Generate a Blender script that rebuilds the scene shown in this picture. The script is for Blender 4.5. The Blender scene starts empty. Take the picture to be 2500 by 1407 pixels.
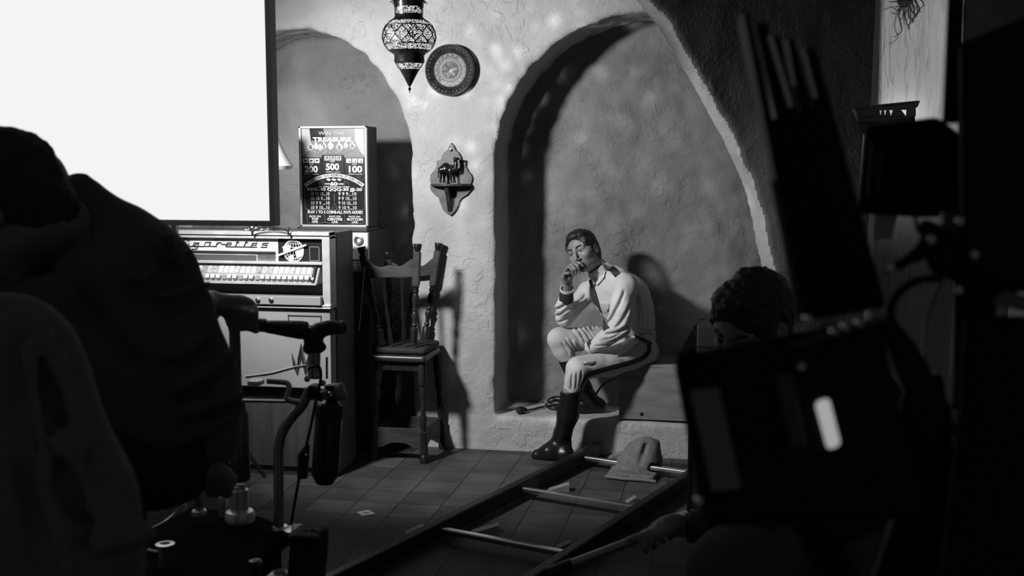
import bpy, bmesh, math, random
import numpy as np
from mathutils import Vector, Matrix, Euler
random.seed(7)
rng = np.random.default_rng(11)
SC = bpy.context.scene
COL = SC.collection
# ---------------------------------------------------------------- camera, world, lamps, exposure
FPX, CH = 2750.0, 1.6
PITCH, YAW = math.radians(6.25), math.radians(11.0)
_R = Matrix.Rotation(YAW, 3, 'Z')
FWD = _R @ Vector((0, math.cos(PITCH), -math.sin(PITCH)))
UPV = _R @ Vector((0, math.sin(PITCH), math.cos(PITCH)))
RGT = _R @ Vector((1, 0, 0))
CAM = Vector((0, 0, CH))
cd = bpy.data.cameras.new('camera'); co = bpy.data.objects.new('camera', cd); COL.objects.link(co)
co.location = CAM; co.rotation_euler = (math.radians(90) - PITCH, 0, YAW)
cd.sensor_width = 36; cd.lens = FPX / 2500 * 36; cd.clip_start = 0.05
cd.dof.use_dof = True; cd.dof.focus_distance = 5.6; cd.dof.aperture_fstop = 4.5
SC.camera = co
SC.view_settings.view_transform = 'Standard'; SC.view_settings.look = 'None'
SC.view_settings.gamma = 1; SC.view_settings.use_curve_mapping = False
SC.view_settings.exposure = 0.0
wd = bpy.data.worlds.new('world'); SC.world = wd; wd.use_nodes = True
wd.node_tree.nodes['Background'].inputs[0].default_value = (1, 1, 1, 1)
wd.node_tree.nodes['Background'].inputs[1].default_value = 0.035

def spot(name, loc, target, watts, size_deg, blend, radius):
    l = bpy.data.lights.new(name, 'SPOT'); o = bpy.data.objects.new(name, l); COL.objects.link(o)
    l.energy = watts; l.spot_size = math.radians(size_deg); l.spot_blend = blend; l.shadow_soft_size = radius
    o.location = loc; o.rotation_euler = (Vector(target) - Vector(loc)).to_track_quat('-Z', 'Y').to_euler()
    return o
def point(name, loc, watts, radius):
    l = bpy.data.lights.new(name, 'POINT'); o = bpy.data.objects.new(name, l); COL.objects.link(o)
    l.energy = watts; l.shadow_soft_size = radius; o.location = loc
    return o
KEY = spot('key_spotlight', (-2.4, 4.02, 2.12), (-1.5, 6.1, 1.2), 262, 96, 0.7, 0.11)

# flecks of the lantern's piercings come from an added patterned spotlight just outside it
GOB = spot('added_fleck_spot', (-1.40, 5.09, 2.06), (-0.95, 6.2, 1.6), 62, 120, 0.4, 0.03)
RIM = spot('added_backlight', (-2.5, 3.62, 2.95), (-1.15, 2.95, .7), 26, 36, 0.5, 0.2)  # added, unseen: stands in for the panel's own stronger spill
PIER = spot('added_pier_spot', (0.95, 2.9, 2.86), (0.76, 4.8, 1.95), 105, 30, 0.9, 0.12)  # unseen spot added to brighten the pier
def gobo(o):
    l = o.data; l.use_nodes = True; nt = l.node_tree; N = nt.nodes; em = N['Emission']
    tc = N.new('ShaderNodeTexCoord'); vo = N.new('ShaderNodeTexVoronoi'); vo.feature = 'F1'; vo.inputs['Scale'].default_value = 10.5
    ns = N.new('ShaderNodeTexNoise'); ns.inputs['Scale'].default_value = 4.5
    rp = N.new('ShaderNodeValToRGB'); rp.color_ramp.elements[0].position = 0.12; rp.color_ramp.elements[0].color = (1, 1, 1, 1)
    rp.color_ramp.elements[1].position = 0.42; rp.color_ramp.elements[1].color = (0, 0, 0, 1)
    r2 = N.new('ShaderNodeValToRGB'); r2.color_ramp.elements[0].position = 0.42; r2.color_ramp.elements[1].position = 0.62
    mu = N.new('ShaderNodeMath'); mu.operation = 'MULTIPLY'
    L = nt.links.new
    L(tc.outputs['Normal'], vo.inputs['Vector']); L(tc.outputs['Normal'], ns.inputs['Vector'])
    L(vo.outputs['Distance'], rp.inputs[0]); L(ns.outputs[0], r2.inputs[0])
    L(rp.outputs[0], mu.inputs[0]); L(r2.outputs[0], mu.inputs[1]); L(mu.outputs[0], em.inputs['Strength'])
gobo(GOB)
# ---------------------------------------------------------------- geometry helpers
def ray(px, py): return RGT * ((px - 1250) / FPX) - UPV * ((py - 703.5) / FPX) + FWD
def onz(px, py, z=0.0): r = ray(px, py); return CAM + r * ((z - CH) / r.z)
def ony(px, py, Y): r = ray(px, py); return CAM + r * (Y / r.y)
def onx(px, py, X): r = ray(px, py); return CAM + r * (X / r.x)
def at(px, py, d): return CAM + ray(px, py) * d
def onplane(px, py, P, n): r = ray(px, py); return CAM + r * ((P - CAM).dot(n) / r.dot(n))

MATS = {}
def mat(name, g, rough=0.7, metal=0.0, var=0.0, vscale=4.0, bump=0.0, bscale=40.0, emit=0.0, spec=0.5, stretch=None, g2=None, detail=6.0):
    if name in MATS: return MATS[name]
    m = bpy.data.materials.new(name); m.use_nodes = True; nt = m.node_tree; N = nt.nodes; L = nt.links.new
    b = N['Principled BSDF']
    b.inputs['Base Color'].default_value = (g, g, g, 1); b.inputs['Roughness'].default_value = rough
    b.inputs['Metallic'].default_value = metal; b.inputs['Specular IOR Level'].default_value = spec
    if emit:
        b.inputs['Emission Color'].default_value = (1, 1, 1, 1); b.inputs['Emission Strength'].default_value = emit
    tc = N.new('ShaderNodeTexCoord'); mp = N.new('ShaderNodeMapping'); L(tc.outputs['Object'], mp.inputs[0])
    if stretch: mp.inputs['Scale'].default_value = stretch
    if var or g2 is not None:
        n = N.new('ShaderNodeTexNoise'); n.inputs['Scale'].default_value = vscale; n.inputs['Detail'].default_value = detail
        L(mp.outputs[0], n.inputs['Vector'])
        r = N.new('ShaderNodeValToRGB'); a = max(0, g - var); c = g + var if g2 is None else g2
        r.color_ramp.elements[0].position = 0.35; r.color_ramp.elements[1].position = 0.66
        r.color_ramp.elements[0].color = (a, a, a, 1); r.color_ramp.elements[1].color = (c, c, c, 1)
        L(n.outputs[0], r.inputs[0]); L(r.outputs[0], b.inputs['Base Color'])
    if bump:
        n2 = N.new('ShaderNodeTexNoise'); n2.inputs['Scale'].default_value = bscale; n2.inputs['Detail'].default_value = 5
        L(mp.outputs[0], n2.inputs['Vector'])
        bp = N.new('ShaderNodeBump'); bp.inputs['Strength'].default_value = bump; bp.inputs['Distance'].default_value = 0.01
        L(n2.outputs[0], bp.inputs['Height']); L(bp.outputs[0], b.inputs['Normal'])
    MATS[name] = m
    return m

def tag(o, label=None, cat=None, group=None, kind=None):
    if label: o['label'] = label
    if cat: o['category'] = cat
    if group: o['group'] = group
    if kind: o['kind'] = kind
    return o
def thing(name, label, cat, loc=(0, 0, 0), rotz=0.0, group=None):
    o = bpy.data.objects.new(name, None); COL.objects.link(o); o.empty_display_size = 0.05
    o.location = loc; o.rotation_euler = (0, 0, rotz)
    return tag(o, label, cat, group)
def link(name, me, m, parent=None, smooth=False, world=True):
    o = bpy.data.objects.new(name, me); COL.objects.link(o)
    if m: me.materials.clear(); me.materials.append(m)
    if smooth:
        me.polygons.foreach_set('use_smooth', [True] * len(me.polygons))
    if parent:
        o.parent = parent
        if world:     # the mesh was given in world coordinates
            bpy.context.view_layer.update()
            o.matrix_parent_inverse = parent.matrix_world.inverted()
    return o
def bevel(o, w=0.004, seg=2):
    md = o.modifiers.new('Bevel', 'BEVEL'); md.width = w; md.segments = seg; md.limit_method = 'ANGLE'; md.angle_limit = math.radians(40)
    return o

def frame_to(d):
    d = Vector(d).normalized(); a = Vector((0, 0, 1)) if abs(d.z) < 0.95 else Vector((1, 0, 0))
    x = a.cross(d).normalized(); y = d.cross(x); return x, y, d
class MB:
    def __init__(s): s.v = []; s.f = []
    def raw(s, vs, fs):
        n = len(s.v); s.v += [tuple(v) for v in vs]; s.f += [tuple(i + n for i in f) for f in fs]; return s
    def box(s, c, size, rot=None):
        hx, hy, hz = [q / 2 for q in size]; c = Vector(c)
        pts = [Vector((x, y, z)) for x in (-hx, hx) for y in (-hy, hy) for z in (-hz, hz)]
        if rot is not None:
            M = rot if isinstance(rot, Matrix) else Euler(rot).to_matrix(); pts = [M @ p for p in pts]
        return s.raw([p + c for p in pts], [(0, 1, 3, 2), (4, 6, 7, 5), (0, 4, 5, 1), (2, 3, 7, 6), (0, 2, 6, 4), (1, 5, 7, 3)])
    def hexa(s, p): # 8 corners: 4 front (ccw) then 4 back
        return s.raw(p, [(0, 1, 2, 3), (7, 6, 5, 4), (0, 4, 5, 1), (1, 5, 6, 2), (2, 6, 7, 3), (3, 7, 4, 0)])
    def prism(s, poly, off): # polygon (3d points) extruded by vector off
        off = Vector(off); n = len(poly); P = [Vector(p) for p in poly]
        vs = P + [p + off for p in P]
        fs = [tuple(range(n)), tuple(range(2 * n - 1, n - 1, -1))] + [(i, i + n, (i + 1) % n + n, (i + 1) % n) for i in range(n)]
        return s.raw(vs, fs)
    def tube(s, pts, r, n=12, cap=True):
        P = [Vector(p) for p in pts]; m = len(P); rs = r if isinstance(r, (list, tuple)) else [r] * m
        vs = []; x = None
        for i in range(m):
            d = (P[min(i + 1, m - 1)] - P[max(i - 1, 0)])
            if d.length < 1e-9: d = Vector((0, 0, 1))
            d.normalize()
            if x is None: x, y, _ = frame_to(d)
            else:
                x = (x - d * x.dot(d)); x = x.normalized() if x.length > 1e-6 else frame_to(d)[0]; y = d.cross(x)
            for k in range(n):
                a = 2 * math.pi * k / n; vs.append(P[i] + (x * math.cos(a) + y * math.sin(a)) * rs[i])
        fs = [(i * n + k, i * n + (k + 1) % n, (i + 1) * n + (k + 1) % n, (i + 1) * n + k) for i in range(m - 1) for k in range(n)]
        if cap: fs += [tuple(range(n - 1, -1, -1)), tuple((m - 1) * n + k for k in range(n))]
        return s.raw(vs, fs)
    def lathe(s, base, axis, prof, n=24, cap=True): # prof: (radius, height along axis)
        x, y, d = frame_to(axis); base = Vector(base); m = len(prof); vs = []
        for r, h in prof:
            for k in range(n):
                a = 2 * math.pi * k / n; vs.append(base + d * h + (x * math.cos(a) + y * math.sin(a)) * r)
        fs = [(i * n + k, i * n + (k + 1) % n, (i + 1) * n + (k + 1) % n, (i + 1) * n + k) for i in range(m - 1) for k in range(n)]
        if cap: fs += [tuple(range(n - 1, -1, -1)), tuple((m - 1) * n + k for k in range(n))]
        return s.raw(vs, fs)
    def build(s, name, m, parent=None, smooth=False, bev=0.0, auto=None):
        me = bpy.data.meshes.new(name); me.from_pydata(s.v, [], s.f); me.update()
        bm = bmesh.new(); bm.from_mesh(me); bmesh.ops.recalc_face_normals(bm, faces=bm.faces); bm.to_mesh(me); bm.free()
        o = link(name, me, m, parent, smooth)
        if auto is not None or smooth:
            try: me.set_sharp_from_angle(angle=math.radians(auto or 42))
            except Exception: pass
        if bev: bevel(o, bev)
        return o
def spline(pts, n=8):
    P = [Vector(p) for p in pts]; out = []
    for i in range(len(P) - 1):
        p0, p1, p2, p3 = P[max(i - 1, 0)], P[i], P[i + 1], P[min(i + 2, len(P) - 1)]
        for k in range(n):
            t = k / n
            out.append(0.5 * ((2 * p1) + (p2 - p0) * t + (2 * p0 - 5 * p1 + 4 * p2 - p3) * t * t + (3 * p1 - p0 - 3 * p2 + p3) * t ** 3))
    return out + [P[-1]]
def textobj(name, body, loc, size, m, parent=None, align='CENTER', sx=1.0, shear=0.0, thick=0.0008, rot=None, off=0.0, world=True):
    cu = bpy.data.curves.new(name, 'FONT'); cu.body = body; cu.size = size; cu.align_x = align; cu.align_y = 'CENTER'
    cu.extrude = thick; cu.shear = shear; cu.offset = off; cu.resolution_u = 4
    t = bpy.data.objects.new('tmp', cu); COL.objects.link(t)
    bpy.context.view_layer.update()
    me = bpy.data.meshes.new_from_object(t.evaluated_get(bpy.context.evaluated_depsgraph_get()))
    bpy.data.objects.remove(t)
    R = rot if rot is not None else Matrix.Rotation(math.radians(90), 4, 'X')
    me.transform(Matrix.Translation(loc) @ R.to_4x4() @ Matrix.Diagonal((sx, 1, 1, 1)))
    if name is None: return me
    return link(name, me, m, parent)
def joined(meshes, name, m, parent=None):
    bm = bmesh.new()
    for me in meshes: bm.from_mesh(me)
    me = bpy.data.meshes.new(name); bm.to_mesh(me); bm.free()
    return link(name, me, m, parent)
def textmesh(body, loc, size, **k):
    o = textobj('tmp_text', body, loc, size, None, None, **k); me = o.data; bpy.data.objects.remove(o); return me

# ---------------------------------------------------------------- implicit surfaces -> mesh (surface nets)
class SDF:
    def __init__(s, lo, hi, res):
        s.lo = np.array(lo, float); s.res = res
        s.n = np.ceil((np.array(hi, float) - s.lo) / res).astype(int) + 1
        s.ax = [s.lo[i] + res * np.arange(s.n[i]) for i in range(3)]
        s.f = np.full(s.n, 9.0, dtype=np.float32)
    def grid(s, sl=None):
        ax = s.ax if sl is None else [s.ax[i][sl[i]] for i in range(3)]
        return np.meshgrid(*ax, indexing='ij', sparse=True)
    def window(s, lo, hi):
        a = np.clip(np.floor((np.array(lo) - s.lo) / s.res).astype(int), 0, s.n); b = np.clip(np.ceil((np.array(hi) - s.lo) / s.res).astype(int) + 1, 0, s.n)
        return tuple(slice(a[i], max(a[i], b[i])) for i in range(3))
    def put(s, sl, d, k, sub=False):
        a = s.f[sl]
        if a.size == 0: return s
        if sub:
            d = -d
            h = np.clip(0.5 - 0.5 * (a - d) / max(k, 1e-6), 0, 1) if k > 0 else None
            s.f[sl] = np.maximum(a, d) if k <= 0 else a * (1 - h) + d * h + k * h * (1 - h)
        else:
            if k <= 0: s.f[sl] = np.minimum(a, d)
            else:
                h = np.clip(0.5 + 0.5 * (a - d) / k, 0, 1); s.f[sl] = a * (1 - h) + d * h - k * h * (1 - h)
        return s
    def cap(s, a, b, ra, rb=None, k=0.03, sub=False):
        rb = ra if rb is None else rb; a = np.array(a, float); b = np.array(b, float); m = max(ra, rb) + k * 1.5 + 4 * s.res
        sl = s.window(np.minimum(a, b) - m, np.maximum(a, b) + m); X, Y, Z = s.grid(sl)
        ba = b - a; L = max(ba @ ba, 1e-9)
        t = np.clip(((X - a[0]) * ba[0] + (Y - a[1]) * ba[1] + (Z - a[2]) * ba[2]) / L, 0, 1)
        d = np.sqrt((X - a[0] - t * ba[0]) ** 2 + (Y - a[1] - t * ba[1]) ** 2 + (Z - a[2] - t * ba[2]) ** 2) - (ra + (rb - ra) * t)
        return s.put(sl, d, k, sub)
    def chain(s, pts, rs, k=0.03):
        for i in range(len(pts) - 1): s.cap(pts[i], pts[i + 1], rs[i], rs[i + 1], k)
        return s
    def ell(s, c, r, R=None, k=0.03, sub=False):
        c = np.array(c, float); r = np.array(r, float); m = r.max() + k * 1.5 + 4 * s.res
        sl = s.window(c - m, c + m); X, Y, Z = s.grid(sl); X = X - c[0]; Y = Y - c[1]; Z = Z - c[2]
        if R is not None:
            R = np.array(R); X, Y, Z = (X * R[0, 0] + Y * R[1, 0] + Z * R[2, 0], X * R[0, 1] + Y * R[1, 1] + Z * R[2, 1], X * R[0, 2] + Y * R[1, 2] + Z * R[2, 2])
        k0 = np.sqrt((X / r[0]) ** 2 + (Y / r[1]) ** 2 + (Z / r[2]) ** 2); k1 = np.sqrt((X / r[0] ** 2) ** 2 + (Y / r[1] ** 2) ** 2 + (Z / r[2] ** 2) ** 2) + 1e-6
        return s.put(sl, k0 * (k0 - 1) / k1, k, sub)
    def box(s, c, h, R=None, rd=0.01, k=0.01, sub=False):
        c = np.array(c, float); h = np.array(h, float); m = np.linalg.norm(h) + k * 1.5 + rd + 4 * s.res
        sl = s.window(c - m, c + m); X, Y, Z = s.grid(sl); X = X - c[0]; Y = Y - c[1]; Z = Z - c[2]
        if R is not None:
            R = np.array(R); X, Y, Z = (X * R[0, 0] + Y * R[1, 0] + Z * R[2, 0], X * R[0, 1] + Y * R[1, 1] + Z * R[2, 1], X * R[0, 2] + Y * R[1, 2] + Z * R[2, 2])
        qx = np.abs(X) - h[0] + rd; qy = np.abs(Y) - h[1] + rd; qz = np.abs(Z) - h[2] + rd
        d = np.sqrt(np.maximum(qx, 0) ** 2 + np.maximum(qy, 0) ** 2 + np.maximum(qz, 0) ** 2) + np.minimum(np.maximum(np.maximum(qx, qy), qz), 0) - rd
        return s.put(sl, d, k, sub)
    def halfspace(s, p, n, k=0.0): # keep the side opposite to n
        p = np.array(p, float); n = np.array(n, float); n /= np.linalg.norm(n); X, Y, Z = s.grid()
        d = (X - p[0]) * n[0] + (Y - p[1]) * n[1] + (Z - p[2]) * n[2]
        return s.put((slice(None),) * 3, -d, k, True)
    def rough(s, amp, scale, seed=0):
        s.f += (amp * vnoise(s, scale, seed)).astype(np.float32); return s
    def mesh(s, name):
        f = s.f.copy(); f[0] = f[-1] = 1; f[:, 0] = f[:, -1] = 1; f[:, :, 0] = f[:, :, -1] = 1
        ins = f < 0; nx, ny, nz = f.shape
        cnt = np.zeros((nx - 1, ny - 1, nz - 1), np.float32); pos = np.zeros((nx - 1, ny - 1, nz - 1, 3), np.float32)
        sl = lambda o, n: slice(o, n - 1 + o)
        for axis in range(3):
            o1, o2 = [i for i in range(3) if i != axis]
            for u in (0, 1):
                for v in (0, 1):
                    A = [0, 0, 0]; A[o1] = u; A[o2] = v; B = list(A); B[axis] = 1
                    fa = f[sl(A[0], nx), sl(A[1], ny), sl(A[2], nz)]; fb = f[sl(B[0], nx), sl(B[1], ny), sl(B[2], nz)]
                    c = (fa < 0) != (fb < 0); i = np.nonzero(c); t = fa[i] / (fa[i] - fb[i])
                    cnt[i] += 1; pos[i + (np.full(len(t), o1),)] += u; pos[i + (np.full(len(t), o2),)] += v; pos[i + (np.full(len(t), axis),)] += t
        act = cnt > 0; idx = np.full(cnt.shape, -1, np.int64); ii = np.nonzero(act); idx[ii] = np.arange(len(ii[0]))
        P = s.lo + (np.stack(ii, 1) + pos[ii] / cnt[ii][:, None]) * s.res
        faces = []
        for axis in range(3):
            o1, o2 = [(1, 2), (2, 0), (0, 1)][axis]
            A = [slice(None)] * 3; B = [slice(None)] * 3; A[axis] = slice(0, -1); B[axis] = slice(1, None)
            a, b = ins[tuple(A)], ins[tuple(B)]; i = np.nonzero(a != b)
            ok = (i[o1] > 0) & (i[o2] > 0) & (i[o1] < f.shape[o1] - 1) & (i[o2] < f.shape[o2] - 1); i = tuple(q[ok] for q in i)
            def at_(d1, d2):
                j = list(i); j[o1] = j[o1] + d1; j[o2] = j[o2] + d2; return idx[tuple(j)]
            q = np.stack([at_(-1, -1), at_(0, -1), at_(0, 0), at_(-1, 0)], 1)
            fl = ~a[i]; q[fl] = q[fl][:, ::-1]; faces.append(q)
        F = np.concatenate(faces); F = F[(F >= 0).all(1)]
        me = bpy.data.meshes.new(name); me.vertices.add(len(P)); me.vertices.foreach_set('co', P.ravel())
        me.loops.add(len(F) * 4); me.loops.foreach_set('vertex_index', F.ravel().astype(np.int32))
        me.polygons.add(len(F)); me.polygons.foreach_set('loop_start', np.arange(0, len(F) * 4, 4, dtype=np.int32))
        me.polygons.foreach_set('loop_total', np.full(len(F), 4, np.int32)); me.update(calc_edges=True); me.validate()
        return me
    def build(s, name, m, parent=None, smoothit=0):
        o = link(name, s.mesh(name), m, parent, True)
        if smoothit:
            md = o.modifiers.new('Smooth', 'SMOOTH'); md.iterations = smoothit; md.factor = 0.5
        return o
def vnoise(s, scale, seed=0):
    g = np.random.default_rng(seed).random((24, 24, 24)).astype(np.float32) * 2 - 1
    ix = []; fx = []
    for a in s.ax:
        q = (a / scale); i = np.floor(q).astype(int); t = q - i; ix.append(i % 24); fx.append((t * t * (3 - 2 * t)).astype(np.float32))
    def G(a, b, c): return g[np.ix_((ix[0] + a) % 24, (ix[1] + b) % 24, (ix[2] + c) % 24)]
    tx, ty, tz = fx[0][:, None, None], fx[1][None, :, None], fx[2][None, None, :]
    def lx(b, c): return G(0, b, c) * (1 - tx) + G(1, b, c) * tx
    return (lx(0, 0) * (1 - ty) + lx(1, 0) * ty) * (1 - tz) + (lx(0, 1) * (1 - ty) + lx(1, 1) * ty) * tz

# ---------------------------------------------------------------- the setting
WY, NY, ZP = 6.08, 6.50, 0.195      # wall face, niche back, niche floor height

def plaster(name, g, var, stretch=(1, 1, 1)):
    m = bpy.data.materials.new(name); m.use_nodes = True; nt = m.node_tree; N = nt.nodes; L = nt.links.new; b = N['Principled BSDF']
    b.inputs['Roughness'].default_value = 0.62; b.inputs['Specular IOR Level'].default_value = 0.25
    tc = N.new('ShaderNodeTexCoord'); mp = N.new('ShaderNodeMapping'); mp.inputs['Scale'].default_value = stretch; L(tc.outputs['Object'], mp.inputs[0])
    def noise(sc, det, dist=0.0):
        n = N.new('ShaderNodeTexNoise'); n.inputs['Scale'].default_value = sc; n.inputs['Detail'].default_value = det; n.inputs['Distortion'].default_value = dist
        L(mp.outputs[0], n.inputs['Vector']); return n
    a = noise(2.6, 5, 0.6); r = N.new('ShaderNodeValToRGB'); e = r.color_ramp.elements
    e[0].position, e[1].position = 0.3, 0.7
    for q, v in ((e[0], g - var), (e[1], g + var)): q.color = (v, v, v, 1)
    L(a.outputs[0], r.inputs[0])
    sp = noise(38, 3); r2 = N.new('ShaderNodeValToRGB'); e2 = r2.color_ramp.elements; e2[0].position, e2[1].position = 0.28, 0.36
    e2[0].color = (0.55, 0.55, 0.55, 1); e2[1].color = (1, 1, 1, 1); L(sp.outputs[0], r2.inputs[0])
    mx = N.new('ShaderNodeMixRGB'); mx.blend_type = 'MULTIPLY'; mx.inputs[0].default_value = 0.5
    L(r.outputs[0], mx.inputs[1]); L(r2.outputs[0], mx.inputs[2]); L(mx.outputs[0], b.inputs['Base Color'])
    n1 = noise(4.5, 4, 0.5); n2 = noise(17, 7, 0.8); n4 = noise(3.1, 2)
    rc = N.new('ShaderNodeValToRGB'); ec = rc.color_ramp.elements; ec[0].position, ec[1].position = 0.52, 0.60; L(n2.outputs[0], rc.inputs[0])
    rm = N.new('ShaderNodeValToRGB'); em_ = rm.color_ramp.elements; em_[0].position, em_[1].position = 0.42, 0.64; L(n4.outputs[0], rm.inputs[0])
    ml = N.new('ShaderNodeMath'); ml.operation = 'MULTIPLY'; L(rc.outputs[0], ml.inputs[0]); L(rm.outputs[0], ml.inputs[1])
    ad = N.new('ShaderNodeMath'); ad.operation = 'MULTIPLY_ADD'; ad.inputs[1].default_value = 0.17
    L(ml.outputs[0], ad.inputs[0]); L(n1.outputs[0], ad.inputs[2])
    n5 = noise(75, 4, 0.3); ad2 = N.new('ShaderNodeMath'); ad2.operation = 'MULTIPLY_ADD'; ad2.inputs[1].default_value = 0.16; L(n5.outputs[0], ad2.inputs[0]); L(ad.outputs[0], ad2.inputs[2]); ad = ad2
    bp = N.new('ShaderNodeBump'); bp.inputs['Strength'].default_value = 0.85; bp.inputs['Distance'].default_value = 0.02
    L(ad.outputs[0], bp.inputs['Height']); L(bp.outputs[0], b.inputs['Normal'])
    return m
M_WALL = plaster('wall_plaster', 0.48, 0.07)
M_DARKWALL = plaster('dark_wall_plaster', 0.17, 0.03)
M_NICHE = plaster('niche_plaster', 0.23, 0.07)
M_PILLAR = plaster('pillar_plaster', 0.42, 0.10, (2.2, 2.2, .22))

def build_wall_back():
    w = SDF((-4.3, 5.98, -0.06), (0.75, 6.78, 2.96), 0.022)
    X, Y, Z = w.grid()
    full = np.maximum(np.maximum(WY - Y, Y - 6.7), np.maximum(np.maximum(-4.25 - X, X - 0.70), np.maximum(-0.03 - Z, Z - 2.93)))
    # solid front slab ends at x = 0.12; behind it the niche back carries on
    w.f = (full + 0 * X + 0 * Y + 0 * Z).astype(np.float32)
    def arch(cx, hw, zs, ht, z0, right_open=False):
        dx = X - cx
        if right_open: dx = np.minimum(dx, 0)
        q = np.sqrt((dx / hw) ** 2 + (np.maximum(Z - zs, 0) / ht) ** 2)
        d = (q - 1) * min(hw, ht)
        d = np.maximum(d, z0 - Z)
        return np.maximum(d, np.maximum(Y - NY, 5.5 - Y))
    rgh = 0.006 * vnoise(w, 0.09, 3) + 0.009 * vnoise(w, 0.045, 5); rgh = rgh * np.clip((Z - 0.26) / 0.12, 0.0, 1)
    for a in (arch(-2.42, 0.665, 1.60, 0.76, -1), arch(-0.45, 0.83, 1.60, 0.80, ZP, True)):
        w.put((slice(None),) * 3, (a + 0 * rgh + rgh).astype(np.float32), 0.022, True)
    w.put((slice(None),) * 3, (np.maximum(0.12 - X, Y - 6.45) + 0 * X + 0 * Y + 0 * Z).astype(np.float32), 0.01, True)
    w.f += (0.003 * vnoise(w, 0.22, 8) + 0.0012 * vnoise(w, 0.07, 9)).astype(np.float32)
    o = w.build('wall_back', M_WALL); o.data.materials.append(M_NICHE)   # the recess backs use the darker plaster
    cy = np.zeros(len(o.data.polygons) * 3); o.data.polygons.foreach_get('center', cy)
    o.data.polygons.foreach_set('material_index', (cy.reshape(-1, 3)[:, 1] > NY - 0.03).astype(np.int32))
    return tag(o, 'pale rough plaster back wall with two arched niches behind the seated man', None, None, 'structure')
build_wall_back()

TH = math.radians(33)
CORN_P = Vector((0.20, 5.93, 0)); CORN_D = Vector((math.cos(TH), math.sin(TH), 0)); CORN_N = Vector((-math.sin(TH), math.cos(TH), 0))
def build_wall_corner():
    # near (right, rough) edge of the arch as seen, carried past the top of the picture to its crown
    pts = [(1290, -175), (1400, -140), (1500, -75), (1587, 0), (1634, 55), (1672, 118), (1712, 190), (1753, 262), (1793, 335), (1825, 405), (1850, 470), (1868, 550), (1880, 610), (1897, 690), (1915, 800), (1930, 960)]
    P = [onplane(px, py, CORN_P, CORN_N) for px, py in pts]
    sv = [(p - CORN_P).dot(CORN_D) for p in P]; zv = [p.z for p in P]
    sv.append(sv[-1] + .01); zv.append(-0.5)
    w = SDF((-1.5, -0.06, -0.05), (1.75, 0.26, 2.96), 0.018)
    X, Y, Z = w.grid(); S2, Z2 = np.meshgrid(w.ax[0], w.ax[2], indexing='ij')
    d2 = np.full(S2.shape, 9.0)
    for i in range(len(sv) - 1):
        ax, az, bx, bz = sv[i], zv[i], sv[i + 1], zv[i + 1]; ux, uz = bx - ax, bz - az
        t = np.clip(((S2 - ax) * ux + (Z2 - az) * uz) / (ux * ux + uz * uz), 0, 1)
        d2 = np.minimum(d2, np.hypot(S2 - ax - t * ux, Z2 - az - t * uz))
    zz = np.array(zv)[::-1]; ss = np.array(sv)[::-1]
    scurve = np.interp(Z2, zz, ss); inside_wall = (S2 > scurve) | (Z2 > max(zv))
    d2 = np.where(inside_wall, -d2, d2)
    rgh = 0.012 * vnoise(w, 0.08, 13) + 0.010 * vnoise(w, 0.04, 15)
    edge = d2[:, None, :] + rgh * np.clip(1.2 - Y / 0.05, 0, 1)
    slab = np.maximum(np.maximum(-Y, Y - 0.125), np.maximum(np.maximum(-1.4 - X, X - 1.65), np.maximum(-0.02 - Z, Z - 2.93)))
    k = 0.012; h = np.clip(0.5 - 0.5 * (slab - edge) / k, 0, 1)
    w.f = (slab * (1 - h) + edge * h + k * h * (1 - h)).astype(np.float32)
    w.f += (0.004 * vnoise(w, 0.15, 18)).astype(np.float32)
    me = w.mesh('wall_corner')
    M = Matrix(((CORN_D.x, CORN_N.x, 0, CORN_P.x), (CORN_D.y, CORN_N.y, 0, CORN_P.y), (0, 0, 1, 0), (0, 0, 0, 1)))
    me.transform(M)
    nr = np.zeros(len(me.polygons) * 3); me.polygons.foreach_get('normal', nr); nr = nr.reshape(-1, 3)
    o = link('wall_corner', me, M_DARKWALL, None, True); me.materials.append(M_WALL)     # edge faces take the pale plaster to paint the light on them
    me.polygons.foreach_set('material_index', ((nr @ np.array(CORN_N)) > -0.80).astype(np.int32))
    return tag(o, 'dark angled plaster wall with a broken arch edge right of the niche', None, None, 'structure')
build_wall_corner()

def build_pillar():
    w = SDF((0.50, 4.70, -0.05), (0.96, 5.15, 2.96), 0.02)
    w.box((0.732, 4.91, 1.44), (0.162, 0.12, 1.49), None, 0.03, 0)
    w.f += (0.004 * vnoise(w, 0.2, 21) + 0.0015 * vnoise(w, 0.05, 22)).astype(np.float32)
    return tag(w.build('wall_right', M_PILLAR), 'lit weathered plaster pier on the right behind the camera rig', None, None, 'structure')
build_pillar()

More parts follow.
